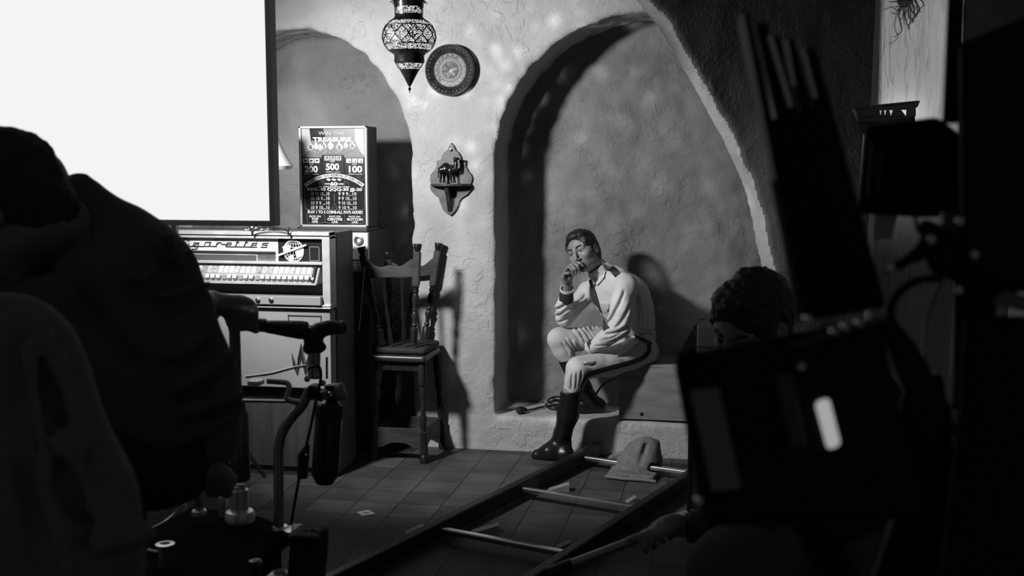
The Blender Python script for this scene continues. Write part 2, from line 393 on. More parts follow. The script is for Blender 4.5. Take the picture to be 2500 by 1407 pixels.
def tiles():
    m = bpy.data.materials.new('floor_tiles'); m.use_nodes = True; nt = m.node_tree; N = nt.nodes; L = nt.links.new; b = N['Principled BSDF']
    tc = N.new('ShaderNodeTexCoord'); mp = N.new('ShaderNodeMapping'); L(tc.outputs['Object'], mp.inputs[0])
    br = N.new('ShaderNodeTexBrick'); br.offset = 0.0; br.squash = 1.0
    mp.inputs['Location'].default_value = (1.928 + 0.205 * 20, -5.41 + 0.201 * 40, 0)
    nd = N.new('ShaderNodeTexNoise'); nd.inputs['Scale'].default_value = 22; nd.inputs['Detail'].default_value = 4; L(tc.outputs['Object'], nd.inputs['Vector'])
    sb = N.new('ShaderNodeVectorMath'); sb.operation = 'SUBTRACT'; sb.inputs[1].default_value = (0.5, 0.5, 0.5); L(nd.outputs['Color'], sb.inputs[0])
    sc = N.new('ShaderNodeVectorMath'); sc.operation = 'SCALE'; sc.inputs['Scale'].default_value = 0.010; L(sb.outputs[0], sc.inputs[0])
    ad = N.new('ShaderNodeVectorMath'); L(mp.outputs[0], ad.inputs[0]); L(sc.outputs[0], ad.inputs[1]); L(ad.outputs[0], br.inputs['Vector'])
    br.inputs['Scale'].default_value = 1.0; br.inputs['Brick Width'].default_value = 0.205; br.inputs['Row Height'].default_value = 0.201
    br.inputs['Mortar Size'].default_value = 0.0028; br.inputs['Mortar Smooth'].default_value = 0.35; br.inputs['Bias'].default_value = 0
    br.inputs['Color1'].default_value = (0.062, 0.062, 0.062, 1); br.inputs['Color2'].default_value = (0.098, 0.098, 0.098, 1); br.inputs['Mortar'].default_value = (0.02, 0.02, 0.02, 1)
    n = N.new('ShaderNodeTexNoise'); n.inputs['Scale'].default_value = 5; n.inputs['Detail'].default_value = 8; L(tc.outputs['Object'], n.inputs['Vector'])
    r = N.new('ShaderNodeValToRGB'); r.color_ramp.elements[0].position = 0.3; r.color_ramp.elements[1].position = 0.75
    r.color_ramp.elements[0].color = (0.6, 0.6, 0.6, 1); r.color_ramp.elements[1].color = (1.25, 1.25, 1.25, 1); L(n.outputs[0], r.inputs[0])
    mx = N.new('ShaderNodeMixRGB'); mx.blend_type = 'MULTIPLY'; mx.inputs[0].default_value = 1; L(br.outputs['Color'], mx.inputs[1]); L(r.outputs[0], mx.inputs[2]); L(mx.outputs[0], b.inputs['Base Color'])
    b.inputs['Roughness'].default_value = 0.6; b.inputs['Specular IOR Level'].default_value = 0.3
    iv = N.new('ShaderNodeMath'); iv.operation = 'MULTIPLY_ADD'; iv.inputs[1].default_value = -1.0; L(br.outputs['Fac'], iv.inputs[0])
    n3 = N.new('ShaderNodeTexNoise'); n3.inputs['Scale'].default_value = 45; n3.inputs['Detail'].default_value = 4; L(tc.outputs['Object'], n3.inputs['Vector'])
    m3 = N.new('ShaderNodeMath'); m3.operation = 'MULTIPLY'; m3.inputs[1].default_value = 0.3; L(n3.outputs[0], m3.inputs[0]); L(m3.outputs[0], iv.inputs[2])
    bp = N.new('ShaderNodeBump'); bp.inputs['Strength'].default_value = 0.7; bp.inputs['Distance'].default_value = 0.006; L(iv.outputs[0], bp.inputs['Height']); L(bp.outputs[0], b.inputs['Normal'])
    return m
tag(MB().box((-1.2, 3.4, -0.05), (7.4, 7.0, 0.1)).build('floor', tiles()), 'dark square clay tiled floor', None, None, 'structure')
tag(MB().box((-1.3, 5.0, 3.02), (6.4, 3.6, 0.16)).build('ceiling', mat('ceiling_paint', 0.25, 0.9)), 'dark ceiling above the arches', None, None, 'structure')
# ---------------------------------------------------------------- common materials
M_BLACK = mat('black_metal', 0.022, 0.45, 0.3, bump=0.0)
M_STEEL = mat('brushed_steel', 0.55, 0.28, 1.0, var=0.08, vscale=60)
M_ALU = mat('aluminium_trim', 0.62, 0.35, 0.75, var=0.08, vscale=30)
M_WHITE = mat('white_enamel', 0.78, 0.45)
M_WOOD = mat('dark_stained_wood', 0.022, 0.30, spec=.3, var=0.01, vscale=6, stretch=(6, 6, 1))
M_WOODL = mat('worn_brown_wood', 0.05, 0.5, spec=.25, var=0.015, vscale=5, stretch=(1, 6, 6))
M_RUBBER = mat('black_rubber', 0.012, 0.5)
M_BRASS = mat('dark_brass', 0.16, 0.35, 0.85, var=0.06, vscale=40)
M_INK = mat('black_print', 0.012, 0.4)
M_PRINTW = mat('white_print', 0.85, 0.5)
M_PRINTG = mat('grey_print', 0.38, 0.5)

# ---------------------------------------------------------------- the big white light panel
def light_panel():
    Y = 3.78; A = ony(658.5, 539, Y); x1, z0 = A.x, A.z
    x0, z1 = -3.35, 2.62
    t = thing('light_panel', 'huge glowing white light panel with thin grey rim standing at upper left', 'light panel', (-2.5, Y, 0))
    sc = mat('glowing_panel', 0.0, 0.9, emit=0.905, spec=0)
    MB().box(((x0 + x1) / 2, Y + .012, (z0 + z1) / 2), (x1 - x0, .012, z1 - z0)).build('diffuser', sc, t)
    fr = mat('panel_rim_grey', 0.85, 0.6); w = .0195
    f = MB()
    f.box((x1 + w / 2 + .0005, Y + .022, (z0 + z1) / 2), (w, .055, z1 - z0 + 2 * w)); f.box((x0 - w / 2, Y + .022, (z0 + z1) / 2), (w, .055, z1 - z0 + 2 * w))
    f.box(((x0 + x1) / 2, Y + .022, z0 - w / 2), (x1 - x0, .055, w)); f.box(((x0 + x1) / 2, Y + .022, z1 + w / 2), (x1 - x0, .055, w))
    f.build('rim', fr, t, bev=.003)
    MB().box(((x0 + x1) / 2, Y + .04, (z0 + z1) / 2), (x1 - x0, .02, z1 - z0)).build('back_sheet', mat('panel_back', 0.5, 0.8), t)
    px = ony(427, 560, Y + .03).x
    for x in (px, -3.1):
        MB().box((x, Y + .03, z0 / 2), (.018, .018, z0 - .02)).build('leg', M_ALU, t)
        MB().box((x, Y + .03, .012), (.04, .55, .024)).build('foot', M_BLACK, t)
light_panel()

# ---------------------------------------------------------------- cigarette machine
YF = 5.33
def zf(py, px=700): return ony(px, py, YF).z
def cig_machine():
    xl, xr = -2.98, -1.962; ztop = zf(566)
    t = thing('cigarette_machine', 'old cigarette vending machine with a row of push buttons below the light panel', 'vending machine', ((xl + xr) / 2, 5.5, 0))
    side = mat('machine_side_grey', 0.085, 0.5, var=0.012, vscale=8)
    b = MB(); b.box(((xl + xr) / 2, (YF + .09 + 5.69) / 2, ztop / 2), (xr - xl, 5.69 - YF - .09, ztop - .01)); b.build('cabinet', side, t, bev=.012)
    al = mat('machine_trim_light', 0.55, 0.38, 0.35, var=0.05, vscale=20)
    # right bezel and top bars
    f = MB(); zb = zf(752)
    x_in = ony(786, 640, YF).x
    f.box(((x_in + xr) / 2, YF + .045, (ztop + zb) / 2), (xr - x_in, .09, ztop - zb)); f.build('bezel_post', al, t, bev=.004)
    for a, c, dy in ((566, 575, .014), (577, 583.5, .004)):
        za, zc = zf(a), zf(c); MB().box(((xl + xr) / 2, YF + .05 - dy, (za + zc) / 2), (xr - xl, .09, za - zc)).build('top_trim', al, t, bev=.002)
    # display window
    z1, z0 = zf(583), zf(640); xs = ony(673.5, 610, YF).x
    MB().box(((xl + xs) / 2, YF + .055, (z0 + z1) / 2), (xs - xl, .05, z1 - z0)).build('sign_panel', mat('sign_cream', 0.60, 0.25, var=0.15, vscale=3, stretch=(3, 1, .4)), t)
    MB().box(((xs + x_in) / 2, YF + .055, (z0 + z1) / 2), (x_in - xs, .05, z1 - z0)).build('emblem_panel', mat('emblem_black', 0.02, 0.2), t)
    yd = YF + .028
    def q(px, py): p = ony(px, py, yd); return (p.x, p.z)
    st = MB()   # slanted script lettering, one stroke per letter, from the crop of the sign
    def S(pts, r=.0026): st.tube([(x, yd - .001, z) for x, z in (q(430 + a * .16, 540 + b * .16) for a, b in pts)], r, 6)
    S([(60, 268), (165, 268), (172, 300)]); S([(195, 290), (196, 305)], .004); S([(200, 340), (192, 385), (240, 385)])
    S([(240, 385), (345, 330), (275, 328), (262, 385), (330, 385)]); S([(350, 325), (318, 428), (245, 428)])
    S([(330, 385), (430, 385)]); S([(535, 322), (448, 325), (428, 385), (500, 385), (530, 325)]); S([(530, 325), (512, 385), (610, 385)])
    S([(610, 388), (632, 328)]); S([(622, 350), (650, 330), (690, 330)]); S([(690, 352), (762, 356)]);
    S([(757, 388), (785, 330), (848, 330), (838, 358), (770, 358)]); S([(757, 388), (905, 390)]); S([(905, 390), (942, 298)]); S([(915, 325), (965, 325)])
    S([(905, 390), (1032, 392)]); S([(1032, 392), (1078, 298)]); S([(1048, 326), (1100, 326)]); S([(1032, 392), (1142, 394)])
    S([(1142, 394), (1170, 334), (1232, 334), (1222, 362), (1155, 362)]); S([(1142, 394), (1235, 394)]); S([(1408, 336), (1325, 336), (1312, 362), (1392, 364), (1378, 396), (1290, 396)])
    st.build('script_lettering', mat('lettering_dark', 0.03, 0.4), t)
    sb = MB()
    def hb(x0, x1, y0, y1, mb, dy=.002): a = q(x0, y0); c = q(x1, y1); mb.box(((a[0] + c[0]) / 2, yd - dy, (a[1] + c[1]) / 2), (abs(c[0] - a[0]), .004, abs(a[1] - c[1])))
    hb(440, 626, 620, 636, sb); sb.build('grey_band', mat('band_grey', 0.075, 0.4), t)
    ln = MB()
    for y in (613.5, 616.5): hb(440, 673, y, y + 1.1, ln, .003)
    for k in range(7): hb(628, 673, 619 + k * 3.1, 620.3 + k * 3.1, ln, .003)
    ln.build('louvre_lines', mat('lettering_dark', 0.03), t)
    # globe with a cigarette across it
    gc = q(717.5, 613); R = .0545
    gl = MB()
    def gp(lat, lon): return (gc[0] + R * math.cos(lat) * math.sin(lon), yd - .004 - .004 * math.cos(lat) * math.cos(lon), gc[1] + 1.04 * R * math.sin(lat))
    for lon in [math.radians(a) for a in range(-90, 91, 18)]: gl.tube([gp(math.radians(a), lon) for a in range(-90, 91, 10)], .0011, 5)
    for lat in [math.radians(a) for a in range(-60, 61, 20)]: gl.tube([gp(lat, math.radians(a)) for a in range(-90, 91, 10)], .0011, 5)
    gl.build('globe_emblem', M_PRINTW, t)
    ld = MB()
    for pts in (((690, 603), (700, 597), (712, 600), (709, 612), (700, 616), (694, 612)), ((722, 604), (738, 602), (743, 612), (737, 626), (727, 630), (722, 617)), ((706, 626), (716, 622), (720, 632), (712, 640), (707, 636))):
        ld.prism([(x, yd - .006, z) for x, z in (q(*p) for p in pts)], (0, .003, 0))
    ld.build('continents', M_PRINTW, t)
    a, c = q(683, 623), q(750, 598); MB().tube([(a[0], yd - .012, a[1]), (c[0], yd - .012, c[1])], .0058, 10).build('emblem_cigarette', M_PRINTW, t)
    nb = MB(); x0, zz0 = q(756, 602.5); x1, zz1 = q(780, 638)
    for (xa, xb, za, zb2) in ((x0, x1, zz0, zz0 - .002), (x0, x1, zz1, zz1 + .002), (x0, x0 + .002, zz0, zz1), (x1 - .002, x1, zz0, zz1)): nb.box(((xa + xb) / 2, yd - .001, (za + zb2) / 2), (abs(xb - xa), .003, abs(za - zb2)))
    nb.build('notice_frame', M_PRINTG, t)
    zt = zf(643); MB().box(((xl + x_in) / 2, YF + .03, zt), (x_in - xl, .06, .014)).build('window_sill_trim', al, t, bev=.003)
    # sloped selector panel
    zt, zb3 = zf(648), zf(693); yt, yb = YF + .03, YF - .035
    x1 = ony(783, 650, yt).x
    p = MB(); p.hexa([(xl + .02, yb, zb3), (x1, yb, zb3), (x1, yt, zt), (xl + .02, yt, zt), (xl + .02, yb + .1, zb3 - .0), (x1, yb + .1, zb3), (x1, yt + .06, zt), (xl + .02, yt + .06, zt)])
    p.build('selector_panel', mat('selector_grey', 0.30, 0.4), t, bev=.004)
    MB().box(((xl + x1) / 2 + .01, yb - .001, zb3 + .004), (x1 - xl - .02, .006, .010)).build('selector_lip', al, t)
    nrm = Vector((0, -(zt - zb3), -(yt - yb))); nrm.normalize(); up = Vector((0, yt - yb, zt - zb3)).normalized()
    if nrm.y > 0: nrm = -nrm
    nrm = Vector((1, 0, 0)).cross(up); nrm = nrm if nrm.y < 0 else -nrm
    Rm = Matrix((Vector((1, 0, 0)), nrm, up)).transposed()
    def sp(u, s): return Vector((u, yb, zb3)) + up * s
    H = (Vector((0, yt, zt)) - Vector((0, yb, zb3))).length
    step = .02975; grs = [.55, .75, .35, .62, .42, .7, .28, .5, .66, .4]
    for k in range(22):
        u = x1 - .052 - k * step
        g = grs[(k * 7 + 3) % 10]
        w = MB().box(sp(u, H * .70) + nrm * .0015, (.0225, .003, H * .36), Rm).build('pack_window', mat('pack_%02d' % int(g * 100), g, 0.3, var=.12, vscale=60), t)
        if k in (12, 15, 19, 9): bt_d = .006
        else: bt_d = .012
        MB().box(sp(u + .003, H * .25) + nrm * bt_d, (.0225, bt_d * 2, H * .20), Rm).build('selector_button', mat('button_ivory', 0.55, 0.35) if bt_d > .01 else mat('button_grey', 0.2, 0.4), t, bev=.003)
    cm = MB().box(sp(x1 - .022, H * .5) + nrm * .006, (.018, .012, H * .85), Rm); cm.build('coin_slot_plate', M_INK, t, bev=.006)
    MB().lathe(sp(x1 - .023, H * .27) + nrm * .012, nrm, [(.0085, 0), (.0085, .004), (.004, .005)], 16).build('coin_return', M_STEEL, t, True)
    # dark delivery recess
    za, zb4 = zf(694), zf(722); MB().box(((xl + x_in) / 2, YF + .085, (za + zb4) / 2), (x_in - xl, .01, za - zb4 + .02)).build('recess', mat('recess_grey', 0.07, 0.5), t)
    # lock rail
    za, zb5 = zf(722), zf(743); MB().box(((xl + x_in) / 2, YF + .02, (za + zb5) / 2), (x_in - xl, .10, za - zb5)).build('lock_rail', mat('rail_grey', 0.26, 0.4), t, bev=.003)
    for px in (630, 662.5): c = ony(px, 733, YF - .03); MB().lathe(c, (0, -1, 0), [(.013, 0), (.013, .006), (.008, .008), (.004, .0085)], 18).build('lock', M_STEEL, t, True)
    for y in (744.5, 750): MB().box(((xl + xr) / 2, YF + .03, zf(y)), (xr - xl + .008, .09, .0085)).build('waist_trim', al, t, bev=.002)
    # lower door, emblem, name plate
    za, zb6 = zf(756), zf(948); MB().box(((xl + xr) / 2 - .004, YF + .05, (za + zb6) / 2), (xr - xl - .008, .08, za - zb6)).build('lower_door', mat('door_light_grey', 0.27, 0.5, var=0.02, vscale=3), t, bev=.004)
    yd2 = YF + .008
    fr = MB(); a = ony(703, 769, yd2); c = ony(785, 797, yd2)
    for (xa, xb, z_a, z_b) in ((a.x, c.x, a.z, a.z - .004), (a.x, c.x, c.z, c.z + .004), (a.x, a.x + .004, a.z, c.z), (c.x - .004, c.x, a.z, c.z)): fr.box(((xa + xb) / 2, yd2, (z_a + z_b) / 2), (abs(xb - xa), .006, abs(z_a - z_b)))
    fr.build('name_plate_frame', mat('plate_dark', 0.06, 0.4), t)
    em = MB()
    pts = [(712, 862), (725, 915), (735, 840), (745, 915), (753, 868)]
    for i in range(4):
        A, B = ony(*pts[i], yd2 - .004), ony(*pts[i + 1], yd2 - .004); em.tube([A, (A + B) / 2, B], [.0015, .009, .0015], 8)
    em.build('zigzag_emblem', M_STEEL, t, True)
    # timber lower panel and kick board
    za, zb7 = zf(983), zf(1142); MB().box(((xl + xr) / 2, YF + .06, (za + zb7) / 2), (xr - xl - .01, .07, za - zb7)).build('wood_panel', mat('machine_wood', 0.05, 0.5, var=0.01, vscale=5, stretch=(7, 7, .7)), t)
    MB().box(((xl + xr) / 2, YF + .085, (zf(948) + za) / 2), (xr - xl - .02, .03, .09)).build('door_shadow_strip', M_INK, t)  # black strip paints the shadow beneath the door
    MB().box(((xl + xr) / 2, YF + .07, zb7 / 2), (xr - xl - .04, .05, zb7)).build('kick_board', mat('kick_dark', 0.03, 0.6), t)
cig_machine()
def top_clutter():
    s = SDF((-2.5, 5.30, 1.2), (-2.1, 5.50, 1.36), .004)
    A = ony(620, 562, 5.38)
    for k in range(26): s.ell((A.x + random.uniform(-.06, .06), 5.39 + random.uniform(-.03, .03), 1.262 + random.uniform(0, .022)), (random.uniform(.006, .022), random.uniform(.006, .018), random.uniform(.005, .012)), None, .002)
    s.halfspace((0, 0, zf(566) + .002), (0, 0, -1))
    tag(s.build('crumpled_foil', M_STEEL), 'small crumpled foil scrap lying on top of the cigarette machine', 'foil')
    pts = [ony(615 + 45 + 45 * math.cos(a), 571 + 16 * math.sin(a), YF - .028 + .02 * math.sin(a)) for a in [math.radians(q) for q in range(-200, 25, 9)]]
    pts = [ony(610, 556, YF + .05), ony(611, 557, YF - .03)] + pts + [ony(706, 557, YF - .03), ony(707, 556, YF + .05)]
    tag(MB().tube(pts, .0032, 8).build('wire_loop', M_RUBBER, None, True), 'dark wire loop drooping over the top edge of the cigarette machine', 'wire')
top_clutter()

# ---------------------------------------------------------------- slot machine cabinet and its glass sign
YS = 5.9
def slot_machine():
    t = thing('slot_machine', 'slot machine cabinet with white coin panel half hidden behind the cigarette machine', 'slot machine', (-2.15, 6.1, 0))
    x0, x1 = -2.37, -1.946; zt = 1.235
    MB().box(((x0 + x1) / 2, 6.12, zt / 2), (x1 - x0, .40, zt)).build('cabinet', mat('slot_cabinet', 0.05, 0.5), t, bev=.006)
    MB().box(((x0 + x1) / 2, 5.905, 1.155), (x1 - x0 - .004, .03, .15)).build('coin_panel', mat('coin_panel_white', 0.80, 0.35), t, bev=.004)
    c = ony(876, 587, 5.888)
    MB().lathe(c, (0, -1, 0), [(.027, 0), (.027, .006), (.019, .008), (.019, .001), (.0, .001)], 28, False).build('coin_ring', mat('ring_grey', 0.25, 0.3, 0.5), t, True)
    MB().lathe(c + Vector((.003, 0, -.002)), (0, -1, 0), [(.010, 0), (.010, .006), (.004, .008)], 20).build('coin_button', M_WHITE, t, True)
    MB().box((x1 - .05, 5.91, 1.045), (.095, .025, .06)).build('mottled_patch', mat('patch_mottled', 0.45, 0.6, var=0.3, vscale=70), t)
    MB().box(((x0 + x1) / 2, 6.0, 1.246), (x1 - x0 - .02, .2, .022)).build('top_ledge', mat('ledge_dark', 0.06, 0.4), t, bev=.003)
slot_machine()

def glass_sign():
    A = ony(727, 308, YS); B = ony(897, 554, YS); x0, x1 = ony(731, 430, YS).x, ony(897, 430, YS).x; z1, z0 = A.z, 1.2575
    t = thing('paytable_sign', 'framed slot machine pay table sign headed with treasure lettering, by the left arch', 'sign', ((x0 + x1) / 2, 6.0, z0))
    MB().box(((x0 + x1) / 2, YS + .10, (z0 + z1) / 2), (x1 - x0 - .006, .17, z1 - z0 - .004)).build('light_box', mat('sign_box_side', 0.045, 0.5), t, bev=.004)
    w = .0135; f = MB(); fm = mat('sign_frame_aluminium', 0.60, 0.35, 0.6)
    f.box((x0 + w / 2, YS + .008, (z0 + z1) / 2), (w, .022, z1 - z0)); f.box((x1 - w / 2, YS + .008, (z0 + z1) / 2), (w, .022, z1 - z0))
    f.box(((x0 + x1) / 2, YS + .008, z1 - w / 2), (x1 - x0, .022, w)); f.box(((x0 + x1) / 2, YS + .008, z0 + w / 2), (x1 - x0, .022, w))
    f.build('frame', fm, t, bev=.003)
    MB().box(((x0 + x1) / 2, YS + .013, (z0 + z1) / 2), (x1 - x0 - .01, .006, z1 - z0 - .01)).build('printed_panel', mat('sign_black', 0.016, 0.2), t)
    yp = YS + .0085
    # local crop frame of the sign: 0..1 over the printed face
    cx0, cx1, cy0, cy1 = 140, 985, 85, 1330
    def q(x, y): return (x0 + (x - cx0) / (cx1 - cx0) * (x1 - x0), z1 - (y - cy0) / (cy1 - cy0) * (z1 - z0))
    def slab(polys, name, m, d=.0006):
        for p in polys: MB().prism([(x, yp - d, z) for x, z in (q(*c) for c in p)], (0, d * .9, 0)).build(name, m, t)
    slab([[(172, 118), (270, 118), (285, 260), (215, 430), (176, 455)], [(825, 118), (944, 118), (948, 455), (905, 420), (830, 270)]], 'corner_reflection', mat('sign_pale', 0.42, 0.3))  # pale corner patches paint a reflection in the sign's face
    slab([[(440, 118), (822, 118), (828, 262), (905, 425), (948, 457), (948, 474), (700, 474), (690, 440), (426, 440), (410, 472), (174, 472), (174, 457), (215, 432), (287, 262), (480, 262)]], 'scene_print', mat('sign_mid', 0.17, 0.3))
    R = lambda a, b, c, d: [(a, c), (b, c), (b, d), (a, d)]
    slab([R(170, 410, 478, 690), R(428, 690, 448, 668), R(702, 948, 478, 690)], 'prize_panel', mat('sign_black2', 0.012, 0.25), .0009)
    sq = []
    for xs, y in (((185, 257, 327), 482), ((452, 525, 598), 452), ((722, 795, 866), 482)):
        for x in xs: sq.append(R(x, x + 61, y, y + 55))
    slab(sq, 'reel_symbol', M_PRINTW, .0013)
    ic = []
    for i, s in enumerate(sq):
        x, y = s[0]
        if i < 3: ic += [[(x + 10 + 40 * .5 + 20 * math.cos(a), y + 28 + 13 * math.sin(a)) for a in [k * math.pi / 4 for k in range(8)]]]
        elif i < 6: ic += [R(x + 14, x + 26, y + 8, y + 50), R(x + 26, x + 48, y + 6, y + 20), R(x + 36, x + 48, y + 20, y + 48)]
        else: ic += [[(x + 30, y + 30), (x + 44, y + 26), (x + 48, y + 46), (x + 28, y + 46)]]
    slab(ic, 'symbol_icon', M_INK, .0017)
    def T(body, a, b, c, d, off=.0, lst=None, dd=.0016):
        me = textmesh(body, (0, 0, 0), .05, align='LEFT', thick=.0003, off=off)
        co_ = np.zeros(len(me.vertices) * 3); me.vertices.foreach_get('co', co_); co_ = co_.reshape(-1, 3)
        mn, mx = co_.min(0), co_.max(0); (xa, za), (xb, zb) = q(a, c), q(b, d)
        co_[:, 0] = xa + (co_[:, 0] - mn[0]) / (mx[0] - mn[0]) * (xb - xa); co_[:, 2] = zb + (co_[:, 2] - mn[2]) / (mx[2] - mn[2]) * (za - zb); co_[:, 1] = yp - dd + (co_[:, 1] - mn[1])
        me.vertices.foreach_set('co', co_.ravel()); link(lst[0], me, lst[1], t)
    A1 = ('top_title_lettering', mat('title_pale', 0.40, 0.5)); T('WIN THE', 378, 705, 150, 196, .001, A1)
    A2 = ('title_lettering', M_PRINTW); T('TREASURE', 310, 786, 222, 276, .0022, A2)
    A3 = ('prize_lettering', M_PRINTW)
    for b, (x, y) in (('200', (200, 572)), ('500', (467, 543)), ('100', (752, 572))): T(b, x, x + 165, y, y + 84, .0018, A3)
    for x, y in ((258, 546), (522, 514), (795, 546)): T('PAYS', x, x + 54, y, y + 15, .001, A3)
    for x, y in ((198, 668), (467, 641), (742, 668)): T('COINS on pay line', x, x + 178, y, y + 17, .0005, A3)
    T('60', 516, 608, 770, 817, .002, A3); T('PAYS', 450, 510, 784, 806, .001, A3); T('COINS', 613, 686, 785, 806, .001, A3)
    T('ALL WINS SHOWN IN COINS', 370, 756, 822, 841, .0008, A3); T('KKK-40 QQQ-30 JJJ-20', 230, 912, 844, 891, .0018, A3)
    T('PLAY 1 TO 3 COINS-ALL PAYS ADDED', 230, 918, 1124, 1162, .0015, A3)
    for x, a, b, m_ in ((250, 275, 362, 'TOP'), (497, 475, 662, 'CENTRE'), (742, 720, 912, 'BOTTOM')):
        T('PAYS ON', x, x + 143, 1186, 1210, .001, A3); T(m_, a, b, 1216, 1247, .0018, A3); T('LINE', (a + b) / 2 - 36, (a + b) / 2 + 36, 1251, 1277, .001, A3)
    A4 = ('score_lettering', mat('score_pale', 0.55, 0.5))
    rows = (('10 10 10...10', '9 9 9...10'), ('10 10 9...10', '9 9 10...10'), ('10 9 9 ...10', '9 10 10...10'), ('10 9 10...10', '9 10 9...10'))
    for i, (l, r) in enumerate(rows):
        y = 896 + i * 56.5; T(l, 273, 508, y, y + 43, .0012, A4); T(r, 616, 842, y, y + 43, .0012, A4)
    # arched band with its lettering
    ccx, ccy, rr = 566, 1271, 604
    def arcp(r, a): return (ccx + r * math.sin(a), ccy - r * math.cos(a))
    band = MB(); N_ = 36; am = math.radians(38.5)
    for i in range(N_):
        a0, a1 = -am + 2 * am * i / N_, -am + 2 * am * (i + 1) / N_
        band.prism([(x, yp - .0012, z) for x, z in (q(*p) for p in (arcp(rr, a0), arcp(rr, a1), arcp(rr - 46, a1), arcp(rr - 46, a0)))], (0, .0008, 0))
    band.build('arched_band', mat('band_pale', 0.66, 0.4), t)
    txt = 'ALL PAY LINES PAID ACCORDING TO SCORE CARDS'; A5 = []
    for i, ch in enumerate(txt):
        if ch == ' ': continue
        a = -am * .93 + 1.86 * am * i / (len(txt) - 1); x, z = q(*arcp(rr - 23, a))
        A5.append(textmesh(ch, (x, yp - .0016, z), .0165, thick=.0003, off=.0004, rot=Matrix.Rotation(a * .95, 3, 'Y') @ Matrix.Rotation(math.radians(90), 3, 'X'), sx=.85))
    joined(A5, 'band_lettering', M_INK, t)
    # treasure heap: money bags with dollar signs and coins
    for (x, y, r) in ((275, 342, 44), (640, 345, 46), (802, 330, 38), (350, 335, 34), (452, 335, 30), (530, 330, 40), (720, 330, 32), (400, 355, 30)):
        X, Z = q(x, y); rr2 = r / 845 * (x1 - x0); bg = MB(); bg.lathe((X, yp - .0008, Z), (0, -1, 0), [(rr2, 0), (rr2 * .92, .0012), (rr2 * .5, .0022), (0, .0025)], 18, False)
        bg.prism([(a, yp - .002, b) for a, b in (q(x - 9, y - r + 6), q(x - 18, y - r - 18), q(x + 18, y - r - 18), q(x + 9, y - r + 6))], (0, .001, 0)); bg.build('money_bag', mat('bag_pale', 0.5, 0.5, var=.15, vscale=120), t)
    cn = MB()
    for k in range(90):
        u = random.gauss(560, 120); X, Z = q(min(max(u, 250), 850), 395 + random.uniform(-35, 30) * (1 - abs(u - 560) / 420)); cn.lathe((X, yp - .0024, Z), (0, -1, .5), [(.0042, 0), (.0042, .0008)], 8)
    cn.build('coin_heap', mat('coin_pale', 0.35, 0.4, var=.25, vscale=400), t)['kind'] = 'stuff'
    A6 = ('dollar_sign', M_INK)
    for x, y, w_ in ((284, 342, 36), (638, 345, 34), (800, 330, 30), (450, 332, 26)): T('$', x - w_ / 2, x + w_ / 2, y - w_ * .7, y + w_ * .7, .001, A6, .004)
    # line ornaments
    ol = MB()
    def line(pts, r=.0007): ol.tube([(x, yp - .0012, z) for x, z in (q(*p) for p in pts)], r, 5)
    line([(200, 850), (196, 900), (200, 1090), (215, 1112), (925, 1112), (940, 1095), (944, 900), (938, 850), (900, 815)]); line([(200, 850), (240, 812)])
    line([(185, 700), (185, 755), (280, 702), (215, 706)]); line([(940, 700), (938, 755), (840, 702), (905, 706)])
    line([(375, 808), (385, 770), (425, 762), (405, 790), (430, 812), (432, 740)]); line([(752, 808), (742, 770), (702, 762), (722, 790), (697, 812), (695, 740)])
    line([(566, 918), (566, 1012)], .001); line([(566, 1030), (600, 1103), (566, 1085), (532, 1103), (566, 1030)]); line([(220, 1166), (220, 1278), (330, 1285), (444, 1270), (444, 1166)]); line([(444, 1270), (562, 1287), (690, 1270), (690, 1166)]); line([(690, 1270), (800, 1287), (925, 1278), (925, 1166)])
    ol.build('line_ornaments', M_PRINTG, t)
    slab([[(470 + k * 66 + 18, 725), (470 + k * 66 + 58, 740), (470 + k * 66 + 36, 760), (470 + k * 66 - 2, 744)] for k in range(3)], 'lozenge', M_PRINTW, .0013)
glass_sign()

def table_lamp():
    Y = 5.52; c = ony(650, 405, Y)
    t = thing('table_lamp', 'white flared lampshade showing behind the right rim of the light panel', 'lamp', (c.x, Y, 1.26))
    rb = ony(711, 402, Y).x - c.x; zt = ony(650, 300, Y).z; h = zt - c.z
    MB().lathe((c.x, Y, c.z), (0, 0, 1), [(rb * .93, -.018), (rb, 0), (rb * .78, h * .22), (rb * .6, h * .45), (rb * .46, h * .7), (rb * .38, h)], 28, False).build('lamp_shade', mat('shade_white', 0.85, 0.7), t, True)
    MB().lathe((c.x, Y, 1.262), (0, 0, 1), [(.06, 0), (.055, .015), (.012, .03), (.010, zt - 1.3)], 18).build('lamp_base', M_BRASS, t, True)
table_lamp()

# ---------------------------------------------------------------- hanging lantern
def pierced(name):
    m = bpy.data.materials.new(name); m.use_nodes = True; nt = m.node_tree; N = nt.nodes; L = nt.links.new; b = N['Principled BSDF']
    b.inputs['Base Color'].default_value = (.05, .05, .05, 1); b.inputs['Metallic'].default_value = .7; b.inputs['Roughness'].default_value = .35
    tc = N.new('ShaderNodeTexCoord'); vo = N.new('ShaderNodeTexVoronoi'); vo.feature = 'DISTANCE_TO_EDGE'; vo.inputs['Scale'].default_value = 140
    L(tc.outputs['Object'], vo.inputs['Vector'])
    lt = N.new('ShaderNodeMath'); lt.operation = 'LESS_THAN'; lt.inputs[1].default_value = 0.15; L(vo.outputs['Distance'], lt.inputs[0])
    tr = N.new('ShaderNodeBsdfTransparent'); mx = N.new('ShaderNodeMixShader'); L(lt.outputs[0], mx.inputs[0]); L(tr.outputs[0], mx.inputs[1]); L(b.outputs[0], mx.inputs[2])
    L(mx.outputs[0], N['Material Output'].inputs['Surface']); return m
